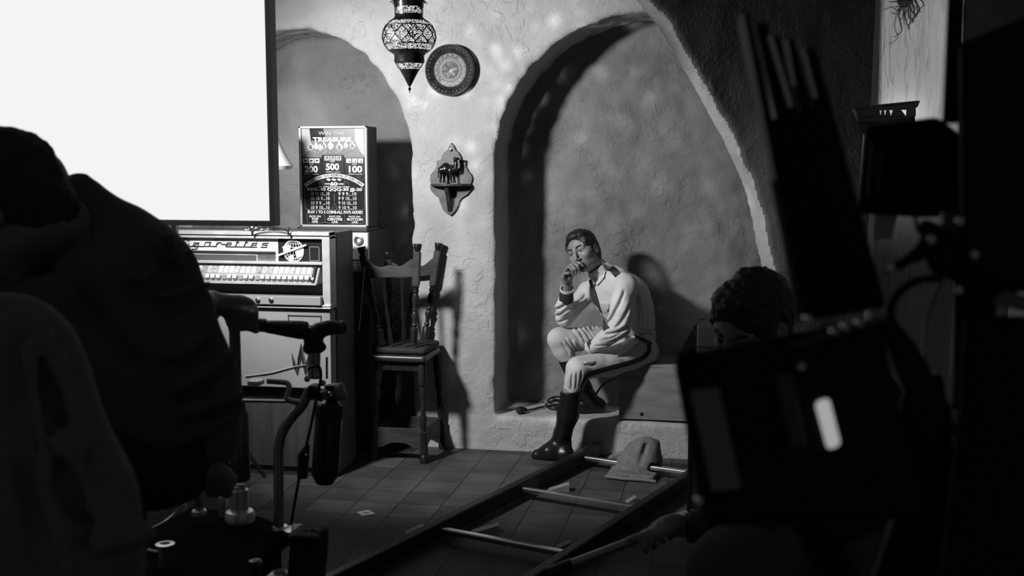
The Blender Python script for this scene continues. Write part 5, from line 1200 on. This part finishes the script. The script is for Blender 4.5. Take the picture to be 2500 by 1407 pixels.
    for path in ([(1395, 806), (1408, 820), (1418, 836)], [(1406, 803), (1420, 818), (1432, 836)], [(1417, 802), (1432, 816), (1445, 834)], [(1428, 801), (1443, 815), (1456, 830)], [(1440, 801), (1453, 813), (1464, 826)], [(1452, 802), (1462, 811), (1470, 820)], [(1380, 830), (1390, 845), (1400, 858)], [(1372, 838), (1382, 852), (1390, 866)], [(1396, 836), (1402, 846), (1410, 856)], [(1398, 912), (1396, 930), (1396, 948)], [(1408, 912), (1408, 930), (1406, 948)], [(1420, 905), (1418, 925), (1414, 945)], [(1545, 866), (1560, 858), (1575, 848)], [(1535, 860), (1548, 850), (1562, 842)], [(1510, 872), (1530, 866), (1548, 858)], [(1428, 890), (1440, 892), (1452, 890)]):
        crease(T_, path, .0032, .008, .007)
    T_.f += (.002 * vnoise(T_, .04, 51)).astype(np.float32)
    T_.box(BC, BH, None, .002, .006, True)
    T_.build('breeches', br, t)
    drape(T_, strip([(1584, 842), (1584, 858), (1570, 874), (1535, 887), (1490, 899), (1455, 909), (1436, 917), (1425, 932), (1419, 950)], [9, 10, 11, 12, 12, 12, 11, 9, 7], 5), .004, 'side_stripe', dk, t, .003)
    drape(T_, strip([(1548, 818), (1565, 826), (1580, 833), (1592, 840)], [5, 6, 6, 6], 3), .020, 'belt', dk, t, .004)
    # boots
    bt = mat('black_leather', 0.010, 0.32, spec=.4)
    G = SDF((-1.14, 5.74, -.01), (-.6, 6.1, .5), .0045)
    G.chain([Y(1396, 954, 5.90), Y(1387, 1012, 5.905), Y(1374, 1058, 5.92), ankL], [.059, .057, .047, .046], .02); G.halfspace(Y(1396, 955, 5.9), (-.12, 0, 1))
    hl, to = onz(1382, 1117, .03), onz(1313, 1112, .03); G.chain([ankL, hl + Vector((0, 0, .012))], [.046, .040], .02); G.chain([hl + Vector((0, 0, .015)), (hl + to) / 2 + Vector((0, 0, .016)), to], [.040, .044, .034], .02); G.chain([ankL, (hl + to) / 2 + Vector((-.02, 0, .03))], [.044, .038], .03)
    G.halfspace((0, 0, .004), (0, 0, -1)); 
    G.rough(.002, .04, 61); b1 = G.build('boot', bt, t)
    so = MB(); n_ = 20; dr_ = (to - hl); dr_.z = 0; L_ = dr_.length; dr_.normalize(); sd = Vector((-dr_.y, dr_.x, 0)); ring = []
    for i in range(n_): a = 2 * math.pi * i / n_; c_ = (hl + to) / 2; ring.append(Vector((c_.x, c_.y, .0)) + dr_ * math.cos(a) * (L_ / 2 + .042) + sd * math.sin(a) * (.046 if math.cos(a) < 0 else .044))
    so.prism(ring, (0, 0, .012)); so.build('sole', mat('sole_grey', 0.06, 0.6), b1)
    G = SDF((-1.05, 6.0, ZP - .02), (-.55, 6.45, .72), .0045)
    G.chain([bootR, Y(1420, 945, (bootR.y + ftR.y) / 2), ankR], [.054, .052, .044], .02); G.halfspace(Y(1386, 878, 6.16), (-.3, 0, 1))
    h3 = ftR + Vector((.03, .015, .04)); t3 = ftR + Vector((-.13, -.05, .035)); G.chain([ankR, h3], [.044, .038], .02); G.chain([h3, (h3 + t3) / 2, t3], [.038, .042, .033], .02); G.halfspace((0, 0, ZP + .006), (0, 0, -1))
    G.build('boot', bt, t)
actor()

# ---- man bending over the dolly, left
def grip_man():
    t = person('person in dark jacket bending forward on the left, gripping the dolly handle', tuple(Vector((at(300, 1100, 2.3).x, at(300, 1100, 2.3).y, 0))))
    A = lambda x, y, d=2.3: at(x, y, d); k = 2.3 / FPX
    C = A(24, 500, 2.2); fdir = (-RGT * .75 - UPV * .62 + FWD * .25).normalized(); H = Head(C, fdir, (UPV * .8 - RGT * .6), 1.12)
    lo = Vector((min(A(-150, 1400).x, A(600, 800).x), 1.7, -.02)); 
    B = SDF((A(-260, 900).x - .1, 1.65, -.02), (A(660, 800, 2.2).x + .02, 3.2, 1.78), .008)
    H.skin(B); nk = A(180, 560, 2.28); B.chain([H.p(0, -.03, -.07), nk], [.058, .07], .03)
    B.chain([nk, A(270, 690), A(370, 1040)], [.055, .105, .085], .03); kn = A(110, 1185, 2.12); ft = Vector((A(100, 1300, 2.12).x, A(100, 1300, 2.12).y, .07))
    for o in (Vector((0, 0, 0)), Vector((-.05, .28, 0))): B.chain([A(390, 1105), kn + o, ft + o * 1.0 + Vector((.03, 0, 0))], [.065, .05, .04], .02); B.cap(ft + o + Vector((.04, 0, -.03)), ft + o + Vector((-.15, -.05, -.04)), .04, .03, .02)
    # near arm hanging, far arm on the handlebar
    B.chain([A(380, 680), A(500, 970), A(503, 1120), A(518, 1150, 2.28)], [.04, .032, .026, .026], .015)
    hd = A(524, 1152, 2.27)
    for i in range(4): B.chain([hd + Vector((-.02 + .014 * i, 0, 0)), hd + Vector((-.02 + .016 * i, .01, -.035)), hd + Vector((-.025 + .014 * i, .025, -.055))], [.010, .009, .008], .004)
    B.chain([hd + Vector((.012, .0, .01)), hd + Vector((.03, .015, -.015)), hd + Vector((.028, .03, -.03))], [.011, .010, .008], .004)
    hh = at(596, 762, 3.03); B.chain([A(310, 660, 2.45), at(440, 752, 2.75), at(515, 740, 2.95), hh + Vector((-.02, 0, .012))], [.04, .036, .030, .032], .015)
    B.ell(hh + Vector((-.008, -.0, .010)), (.044, .036, .032), None, .015)
    for i in range(4):
        b = hh + Vector((-.028 + .021 * i, -.012, .026 - .006 * i)); B.chain([b, b + Vector((.012, -.032, -.012)), b + Vector((.010, -.030, -.046)), b + Vector((.004, .0, -.056))], [.013, .0125, .0115, .010], .004)
    B.chain([hh + Vector((-.04, -.02, .0)), hh + Vector((-.02, -.04, -.025)), hh + Vector((.012, -.045, -.035))], [.014, .013, .011], .004)
    B.build('body', mat('skin_shaded', 0.17, 0.5), t)  # skin colour darkened to stand in for the shadow on him
    H.hair('hair', t, mat('short_hair', 0.03, 0.7, bump=.8, bscale=120), front=.06, vol=1.03, rgh=.0035, res=.004, nape=-.13)
    J = SDF((A(-200, 900).x, 1.75, .50), (A(640, 800, 2.2).x, 3.15, 1.60), .009)
    r = lambda px: px * k
    J.chain([A(185, 525), A(290, 590), A(388, 655)], [r(88), r(90), r(82)], .015); J.chain([A(160, 640), A(270, 720), A(330, 850), A(390, 1010)], [r(110), r(190), r(180), r(150)], .05)
    J.chain([A(405, 680), A(440, 760), A(505, 930), A(516, 985)], [r(82), r(78), r(72), r(73)], .015); J.chain([A(516, 985), A(505, 1060), A(500, 1130)], [r(73), r(70), r(48)], .02)
    J.chain([A(330, 690, 2.45), at(420, 760, 2.75), at(500, 752, 2.95)], [.07, .052, .044], .02)
    J.chain([A(180, 480), A(204, 484)], [r(42), r(42)], .012); J.cap(A(185, 440), A(203, 436), r(10), r(8), .008); J.cap(A(20, 740), A(110, 780), r(105), r(120), .04); J.cap(A(-40, 720), A(60, 690), r(70), r(70), .03)
    for a, b in (((330, 720), (470, 640)), ((420, 900), (530, 820)), ((430, 980), (560, 900)), ((450, 1040), (575, 1000)), ((200, 700), (330, 900)), ((400, 620), (440, 700)), ((470, 1090), (560, 1050)), ((380, 760), (500, 730))):
        pa, pb = hit(J, *a, 1.6, 3), hit(J, *b, 1.6, 3)
        if pa and pb: J.cap(pa, pb, .010, .006, .02, True); J.cap(pa + Vector((.01, 0, .03)), pb + Vector((.01, 0, .03)), .014, .008, .02)
    J.rough(.008, .10, 71); J.cap(H.p(0, -.02, -.08), H.p(0, .02, .02), .085, .125, .01, True)
    J.build('jacket', mat('jacket_dark', 0.085, 0.85, var=.01, vscale=10, bump=.2, bscale=90), t)
    T_ = SDF((A(-220, 900).x, 1.7, .06), (A(620, 800, 2.2).x, 3.0, 1.1), .011)
    T_.cap(A(372, 1100), A(425, 1098), r(120), r(112), .03)
    for o in (Vector((0, 0, 0)), Vector((-.05, .28, 0))): T_.chain([A(390, 1110), kn + o, ft + o + Vector((.03, 0, .02))], [r(118), .085, .07], .04)
    T_.build('trousers', mat('trousers_black', 0.014, 0.9), t)
    for o in (Vector((0, 0, 0)), Vector((-.05, .28, 0))):
        s = SDF(ft + o - Vector((.26, .14, .09)), ft + o + Vector((.14, .12, .12)), .007); s.chain([ft + o + Vector((.05, 0, -.02)), ft + o + Vector((-.06, -.02, -.02)), ft + o + Vector((-.15, -.05, -.03))], [.055, .05, .042], .02); s.halfspace((0, 0, .003), (0, 0, -1)); s.build('shoe', mat('shoe_dark', 0.02, 0.5), t)
grip_man()
# ---- person close to the lens, bottom left
def near_person():
    d = 1.5; A = lambda x, y, dd=d: at(x, y, dd); k = d / FPX
    t = person('person in grey shirt seen from behind, cut off at the lower left corner', tuple(Vector((A(-60, 1300).x, A(-60, 1300).y, 0))))
    H = Head(A(-250, 470, 1.5), (-RGT * .5 + FWD * .85), UPV, 1.05)
    B = SDF((A(-640, 900).x, .9, -.02), (A(380, 900).x + .06, 2.1, 1.80), .011)
    H.skin(B); B.chain([H.p(0, -.03, -.08), A(-230, 800)], [.055, .075], .03); pe = A(-200, 1560)
    B.chain([A(-200, 1040), A(-170, 1250), pe], [.12, .13, .13], .03)
    B.chain([A(20, 900), A(110, 1150), A(160, 1330), A(120, 1480, 1.45), A(30, 1560, 1.4)], [.07, .055, .05, .04, .03], .03)
    B.chain([A(-420, 900), A(-480, 1250), A(-400, 1550)], [.07, .05, .035], .03)
    hd = A(20, 1570, 1.4)
    for i in range(4): B.chain([hd + Vector((-.02 - .01 * i, .0, -.01)), hd + Vector((-.05 - .006 * i, .02, -.03 - .01 * i))], [.011, .009], .004)
    for s_ in (-.09, .09): B.chain([Vector((pe.x + s_, pe.y, pe.z)), Vector((pe.x + s_ * 1.2, pe.y - .02, .5)), Vector((pe.x + s_ * 1.2, pe.y + .02, .08))], [.10, .07, .05], .03); B.cap(Vector((pe.x + s_ * 1.2, pe.y, .05)), Vector((pe.x + s_ * 1.2 - .05, pe.y + .18, .035)), .045, .03, .02)
    B.build('body', mat('skin_shaded', 0.30, 0.5), t); H.hair('hair', t, M_HAIR, res=.005)
    S = SDF((A(-620, 900).x, 1.0, .62), (A(380, 900).x + .03, 2.0, 1.62), .009)
    r = lambda px: px * k
    S.chain([A(10, 905), A(62, 1000), A(102, 1130), A(152, 1262), A(168, 1400), A(120, 1500, 1.45)], [r(185), r(153), r(163), r(166), r(165), r(110)], .04)
    S.chain([A(-200, 1040), A(-170, 1250), A(-180, 1560)], [.165, .18, .18], .05); S.cap(A(-200, 1020), A(0, 915), .15, .095, .03); S.cap(A(-420, 930), A(-480, 1250), .10, .08, .04); S.cap(A(-200, 1020), A(-420, 940), .15, .1, .04); S.cap(A(-235, 760), A(-228, 840), .075, .085, .02)
    for a, b in (((60, 800), (140, 1000)), ((110, 900), (190, 1100)), ((30, 850), (70, 1150)), ((120, 1080), (230, 1300)), ((190, 1230), (320, 1300)), ((60, 1150), (120, 1400)), ((210, 1330), (330, 1310))):
        pa, pb = hit(S, *a, 1.0, 2), hit(S, *b, 1.0, 2)
        if pa and pb: S.cap(pa, pb, .008, .006, .02, True); S.cap(pa + Vector((.022, 0, .004)), pb + Vector((.022, 0, .004)), .010, .006, .02)
    S.rough(.005, .07, 81); S.build('shirt', mat('shirt_grey', 0.15, 0.9, bump=.2, bscale=120), t)
    T_ = SDF((A(-520, 900).x, 1.0, .07), (A(150, 900).x, 2.1, .85), .012)
    for s_ in (-.09, .09): T_.chain([Vector((pe.x + s_, pe.y, pe.z)), Vector((pe.x + s_ * 1.2, pe.y - .02, .5)), Vector((pe.x + s_ * 1.2, pe.y + .02, .10))], [.135, .095, .08], .04)
    T_.build('trousers', mat('trousers_black', 0.014, 0.9), t)
near_person()

# ---- man crouching behind the monitor, right
def crouching_man():
    d = 2.7; A = lambda x, y, dd=d: at(x, y, dd); k = d / FPX
    t = person('person with short dark hair crouching behind the big monitor, head bowed, holding a tube', tuple(Vector((A(1950, 1300).x, A(1950, 1300).y, 0))))
    C = A(1834, 792, 2.7); tc = (CAM - C).normalized(); f = (-RGT * .62 + tc * .62 - UPV * .55).normalized(); H = Head(C, f, UPV * .85 - RGT * .05 + tc * .35, 1.03)
    B = SDF((A(1480, 1300).x, 1.9, -.02), (A(2330, 900).x + .05, 3.2, 1.36), .0058)
    H.skin(B); nk = A(1905, 890, 2.78); B.chain([H.p(0, -.03, -.07), nk], [.056, .065], .03); pv = A(2080, 1330, 2.85); Z_ = 0; B.chain([nk, A(1980, 1060, 2.8), pv], [.055, .10, .10], .03)
    B.chain([A(1850, 960, 2.65), A(1850, 1230, 2.55), A(1690, 1284, 2.62), A(1640, 1290, 2.61)], [.04, .034, .027, .022], .012)
    hd = A(1606, 1300, 2.60); td = (A(1340, 1398, 2.62) - A(1600, 1300, 2.62)).normalized(); dn = (UPV * -1 - td * (UPV * -1).dot(td)).normalized(); nr = -FWD
    B.ell(hd - td * .028 - dn * .012, (.040, .022, .018), Matrix((td, nr, dn)).transposed(), .012)
    for i in range(4):   # fingers closing over the tube from above
        b = hd + td * (-.022 + .021 * i) - dn * (.018 - .003 * i); B.chain([b - td * .012, b + nr * .016 + dn * .002, b + nr * .024 + dn * .022, b + nr * .010 + dn * .038], [.0098, .0095, .0088, .0075], .003)
    B.chain([hd - td * .045 + nr * .012, hd - td * .005 + nr * .024 - dn * .004, hd + td * .05 + nr * .018 - dn * .010, hd + td * .072 + nr * .010 - dn * .010], [.012, .0105, .009, .0075], .003)
    B.chain([A(2100, 990, 2.85), A(2190, 1180, 2.7), A(2050, 1280, 2.6)], [.04, .034, .030], .015)
    k1 = A(1790, 1400, 2.45); ft = Vector((k1.x + .06, k1.y + .06, .06)); B.chain([pv, k1, ft], [.07, .05, .04], .02); k2 = A(2150, 1440, 2.5); f2 = Vector((k2.x, k2.y + .15, .06)); B.chain([pv, k2, f2], [.07, .05, .04], .02)
    for q in (ft, f2): B.cap(q + Vector((.02, .03, -.02)), q + Vector((-.12, -.08, -.025)), .042, .03, .02)
    B.build('body', M_SKIN, t); H.hair('hair', t, mat('dark_hair2', 0.02, 0.4, bump=.8, bscale=120, stretch=(1, 1, .3)), front=.05, vol=1.04, rgh=.005); H.features(t, M_HAIR)
    J = SDF((A(1560, 1300).x, 2.0, .12), (A(2330, 900).x + .04, 3.2, 1.22), .010)
    J.chain([A(1915, 930, 2.78), A(1980, 1060, 2.8), pv], [.12, .17, .17], .05); J.cap(A(1915, 960, 2.75), A(1850, 980, 2.66), .10, .075, .04); J.chain([A(1850, 980, 2.65), A(1850, 1235, 2.55), A(1765, 1283, 2.58), A(1712, 1288, 2.6)], [.075, .062, .048, .042], .03); J.cap(A(1960, 960, 2.8), A(2120, 980, 2.85), .11, .08, .04); J.chain([A(2120, 980, 2.85), A(2200, 1180, 2.7), A(2050, 1280, 2.6)], [.075, .06, .045], .03)
    J.rough(.006, .06, 91); J.build('jacket', mat('jacket_black', 0.022, 0.9), t)
    T_ = SDF((A(1500, 1300).x, 1.85, .05), (A(2330, 900).x + .04, 3.1, .98), .011)
    T_.chain([pv, A(1900, 1370, 2.6), k1, ft + Vector((0, 0, .03))], [.13, .10, .095, .07], .04); T_.chain([pv, k2, f2 + Vector((0, 0, .03))], [.13, .095, .07], .04); T_.rough(.005, .06, 92)
    T_.build('trousers', mat('trousers_dim', 0.05, 0.9), t)
    for q in (ft, f2):
        s = SDF(q - Vector((.24, .2, .08)), q + Vector((.14, .14, .1)), .008); s.chain([q + Vector((.03, .04, -.015)), q + Vector((-.05, -.03, -.015)), q + Vector((-.12, -.08, -.022))], [.052, .048, .04], .02); s.halfspace((0, 0, .003), (0, 0, -1)); s.build('shoe', mat('shoe_dark', 0.02, 0.5), t)
    a, b = A(1340, 1398, 2.62), A(1600, 1300, 2.62); o = MB().tube([a, a.lerp(b, .22), a.lerp(b, .221), b], [.0125, .0125, .0105, .0105], 14).build('metal_tube', M_GREYTUBE, None, True); tag(o, 'grey metal tube held low by the crouching person at the right-hand rail', 'tube')
    MB().tube([a - (b - a).normalized() * .002, a.lerp(b, .22)], .0135, 14).build('tube_sleeve', M_RUBBER, o, True)
    c = A(1655, 1291, 2.62); cd_ = (A(1690, 1288, 2.62) - c).normalized(); MB().lathe(c + cd_ * .02, cd_, [(.034, 0), (.036, .012), (.034, .014)], 18, False).build('wrist_strap', M_RUBBER, t, True)
crouching_man()
# ---------------------------------------------------------------- film camera rig, near and out of focus on the right
M_RIG = mat('rig_black', 0.006, 0.6, 0.0, spec=.12)
M_RIGS = mat('rig_satin', 0.03, 0.4, 0.2)
def quad_slab(pts, d, depth, name, m, parent, bev=.003):
    P = [at(x, y, d) for x, y in pts]
    away = ray(min(x for x, y in pts) + 4, sum(y for x, y in pts) / len(pts)).normalized()   # the block is turned so its left flank is edge-on
    return MB().prism(P, away * depth).build(name, m, parent, bev=bev)
RB = at(2060, 1100, 1.15)
def monitor():
    t = thing('camera_monitor', 'big tilted black monitor box out of focus in the right foreground', 'monitor', tuple(RB))
    quad_slab([(1643, 868), (2150, 774), (2262, 1268), (1722, 1288)], 1.02, .09, 'housing', M_RIG, t, .008)
    quad_slab([(1640, 862), (1700, 851), (1706, 862), (1650, 873)], .99, .03, 'corner_guard', M_RIG, t)
    quad_slab([(1683, 952), (1756, 946), (1812, 1196), (1738, 1204)], 1.012, .012, 'side_label', mat('label_grey', 0.14, 0.5), t, .002)
    quad_slab([(1890, 915), (1935, 910), (1970, 1090), (1930, 1094)], 1.012, .012, 'vent_panel', mat('vent_grey', 0.035, 0.5), t, .002)
    quad_slab([(1988, 982), (2024, 970), (2054, 1088), (2020, 1100)], 1.010, .014, 'screen_glint', mat('screen_glint', 0.1, 0.2, emit=0.36, var=.0), t, .004)  # glowing patch paints a bright reflection on the monitor
    r = MB(); r.tube([at(1930, 846, 1.0), at(2150, 784, 1.0)], .0035, 8); r.build('top_rail', M_RIGS, t, True)
    for x, y in ((1956, 895), (1970, 778), (2035, 810), (2062, 797), (2095, 788), (1705, 1222)): MB().lathe(at(x, y, 1.0), FWD * -1, [(.004, 0), (.0035, .003), (0, .004)], 10, False).build('screw', M_STEEL, t, True)
    quad_slab([(2140, 778), (2170, 774), (2330, 1000), (2262, 1100)], 1.03, .05, 'hinge_arm', M_RIG, t)
    quad_slab([(1930, 1270), (2010, 1262), (2110, 1420), (2010, 1440)], 1.08, .05, 'bracket', M_RIG, t)
monitor()
def flags():
    t = thing('matte_box_flags', 'leaning stack of long black camera flags rising above the monitor', 'flag', tuple(at(2000, 780, 1.12)))
    L_ = [((1800, 42), (1828, 28), (1990, 760), (1962, 790)), ((1846, 60), (1872, 52), (2040, 760), (2010, 770)), ((1872, 92), (1900, 80), (2080, 755), (2046, 765)), ((1912, 102), (1938, 90), (2115, 750), (2082, 760)), ((1952, 122), (1990, 112), (2162, 740), (2118, 752))]
    for i, q in enumerate(L_): quad_slab(q, 1.09 + .012 * i, .08, 'flag_blade', M_RIG, t, .002)
    quad_slab([(1860, 300), (2010, 250), (2160, 752), (1965, 786)], 1.125, .03, 'flag_holder', M_RIG, t, .003)
    em = mat('lit_edge_grey', 0.65, 0.6)  # pale strips paint the light along the blades' left edges
    for (x0, y0, x1, y1, w_), d in zip(((1801, 38, 1880, 440, 15), (1873, 88, 1925, 262, 12), (1912, 100, 1932, 210, 11), (1953, 120, 1985, 240, 11)), (1.08, 1.092, 1.104, 1.116)):
        quad_slab([(x0, y0), (x0 + w_, y0 - 3), (x1 + w_, y1), (x1, y1)], d, .004, 'lit_edge_strip', em, t, .001)
    quad_slab([(1880, 440), (1895, 438), (1962, 782), (1948, 788)], 1.08, .006, 'lower_edge', mat('blade_edge_dark', 0.05, 0.6), t, .001)
flags()
def film_camera():
    t = thing('film_camera', 'large black film camera in silhouette at the right edge', 'film camera', tuple(at(2400, 1300, 1.2)))
    quad_slab([(2112, 306), (2290, 285), (2350, 330), (2345, 530), (2240, 532), (2092, 522)], 1.32, .10, 'lens_housing', M_RIG, t, .006)
    quad_slab([(2125, 345), (2136, 345), (2126, 480), (2115, 480)], 1.31, .01, 'rib', mat('rib_grey', 0.05, 0.5), t, .001)
    quad_slab([(2146, 370), (2156, 370), (2148, 470), (2138, 470)], 1.31, .01, 'rib', mat('rib_grey', 0.05, 0.5), t, .001)
    quad_slab([(2340, 105), (2520, 30), (2520, 720), (2345, 660)], 1.1, .16, 'body', M_RIG, t, .008)
    quad_slab([(2352, 770), (2520, 770), (2520, 1440), (2290, 1440), (2340, 1000)], 1.12, .16, 'battery_pack', M_RIG, t, .008)
    quad_slab([(2348, 650), (2520, 700), (2520, 712), (2440, 716), (2430, 780), (2350, 780)], 1.16, .05, 'side_plate', M_RIG, t, .004)
    quad_slab([(2200, 960), (2300, 905), (2380, 1440), (2120, 1440), (2180, 1270)], 1.2, .08, 'base_plate', M_RIG, t, .008)
    P = MB(); P.tube([at(2336, -40, 1.16), at(2322, 300, 1.16)], .009, 12); P.build('vertical_rod', M_RIG, t, True)
    MB().tube([at(2342, 620, 1.14), at(2340, 1000, 1.14)], .0055, 12).build('lower_rod', M_RIG, t, True)
    s = SDF(at(2270, 640, 1.12) - Vector((.13, .10, .10)), at(2270, 600, 1.12) + Vector((.13, .10, .10)), .003)
    h = lambda x, y, d=1.12: at(x, y, d); k = 1.12 / FPX
    s.chain([h(2166, 662), h(2200, 645), h(2235, 625), h(2262, 600), h(2280, 585)], [9 * k, 10 * k, 15 * k, 17 * k, 12 * k], .006); s.chain([h(2262, 555), h(2300, 590), h(2345, 610)], [20 * k, 30 * k, 30 * k], .01); s.chain([h(2300, 640), h(2345, 655), h(2370, 650)], [34 * k, 30 * k, 25 * k], .01)
    s.build('focus_handle', M_RIG, t)
    MB().tube(spline([h(2300, 680), h(2240, 685), h(2195, 715), h(2176, 750), h(2182, 790), h(2230, 850), h(2290, 960), h(2330, 1060)], 6), [10 * k] * 43, 12).build('curved_arm', M_RIG, t, True)
    MB().tube(spline([h(2235, 525), h(2240, 560), h(2265, 580), h(2300, 578), h(2325, 560), h(2345, 530)], 6), .0022, 8).build('thin_cable', M_RUBBER, t, True)
    g = MB(); g.box(h(2320, 555), (.018, .02, .03)); g.box(h(2352, 570), (.016, .02, .04)); g.box(h(2340, 590), (.03, .02, .01)); g.build('clamp_knobs', M_RIGS, t, bev=.003)
    for x, y in ((2271, 585), (2170, 654), (2340, 540), (2376, 622), (2337, 708)): MB().lathe(h(x, y, 1.09), FWD * -1, [(.004, 0), (.004, .004), (0, .005)], 10, False).build('knurled_screw', M_STEEL, t, True)
    quad_slab([(2420, 742), (2455, 705), (2520, 730), (2520, 765)], 1.11, .02, 'side_bracket', mat('bracket_satin', 0.12, 0.35, 0.5), t, .002)
    MB().tube(spline([h(2300, 680, 1.2), at(2290, 703, 1.24), at(2272, 745, 1.27), at(2262, 790, 1.28), at(2257, 850, 1.28), at(2262, 890, 1.27), at(2276, 905, 1.26), at(2286, 925, 1.24), at(2280, 950, 1.22)], 6), .0028, 8).build('pale_cable', mat('cable_grey', 0.40, 0.5), t, True)
    # tripod: three legs to the floor
    hub = at(2300, 1500, 1.25)
    for a in (.3, 2.4, 4.5): MB().tube([hub + Vector((0, 0, -.02)), Vector((hub.x + .45 * math.cos(a), hub.y + .3 * math.sin(a) , .02))], .018, 10).build('tripod_leg', M_RIG, t, True)
    MB().lathe(hub, (0, 0, 1), [(.07, -.06), (.08, 0), (.07, .05), (.05, .16)], 20).build('tripod_head', M_RIG, t, True)
film_camera()
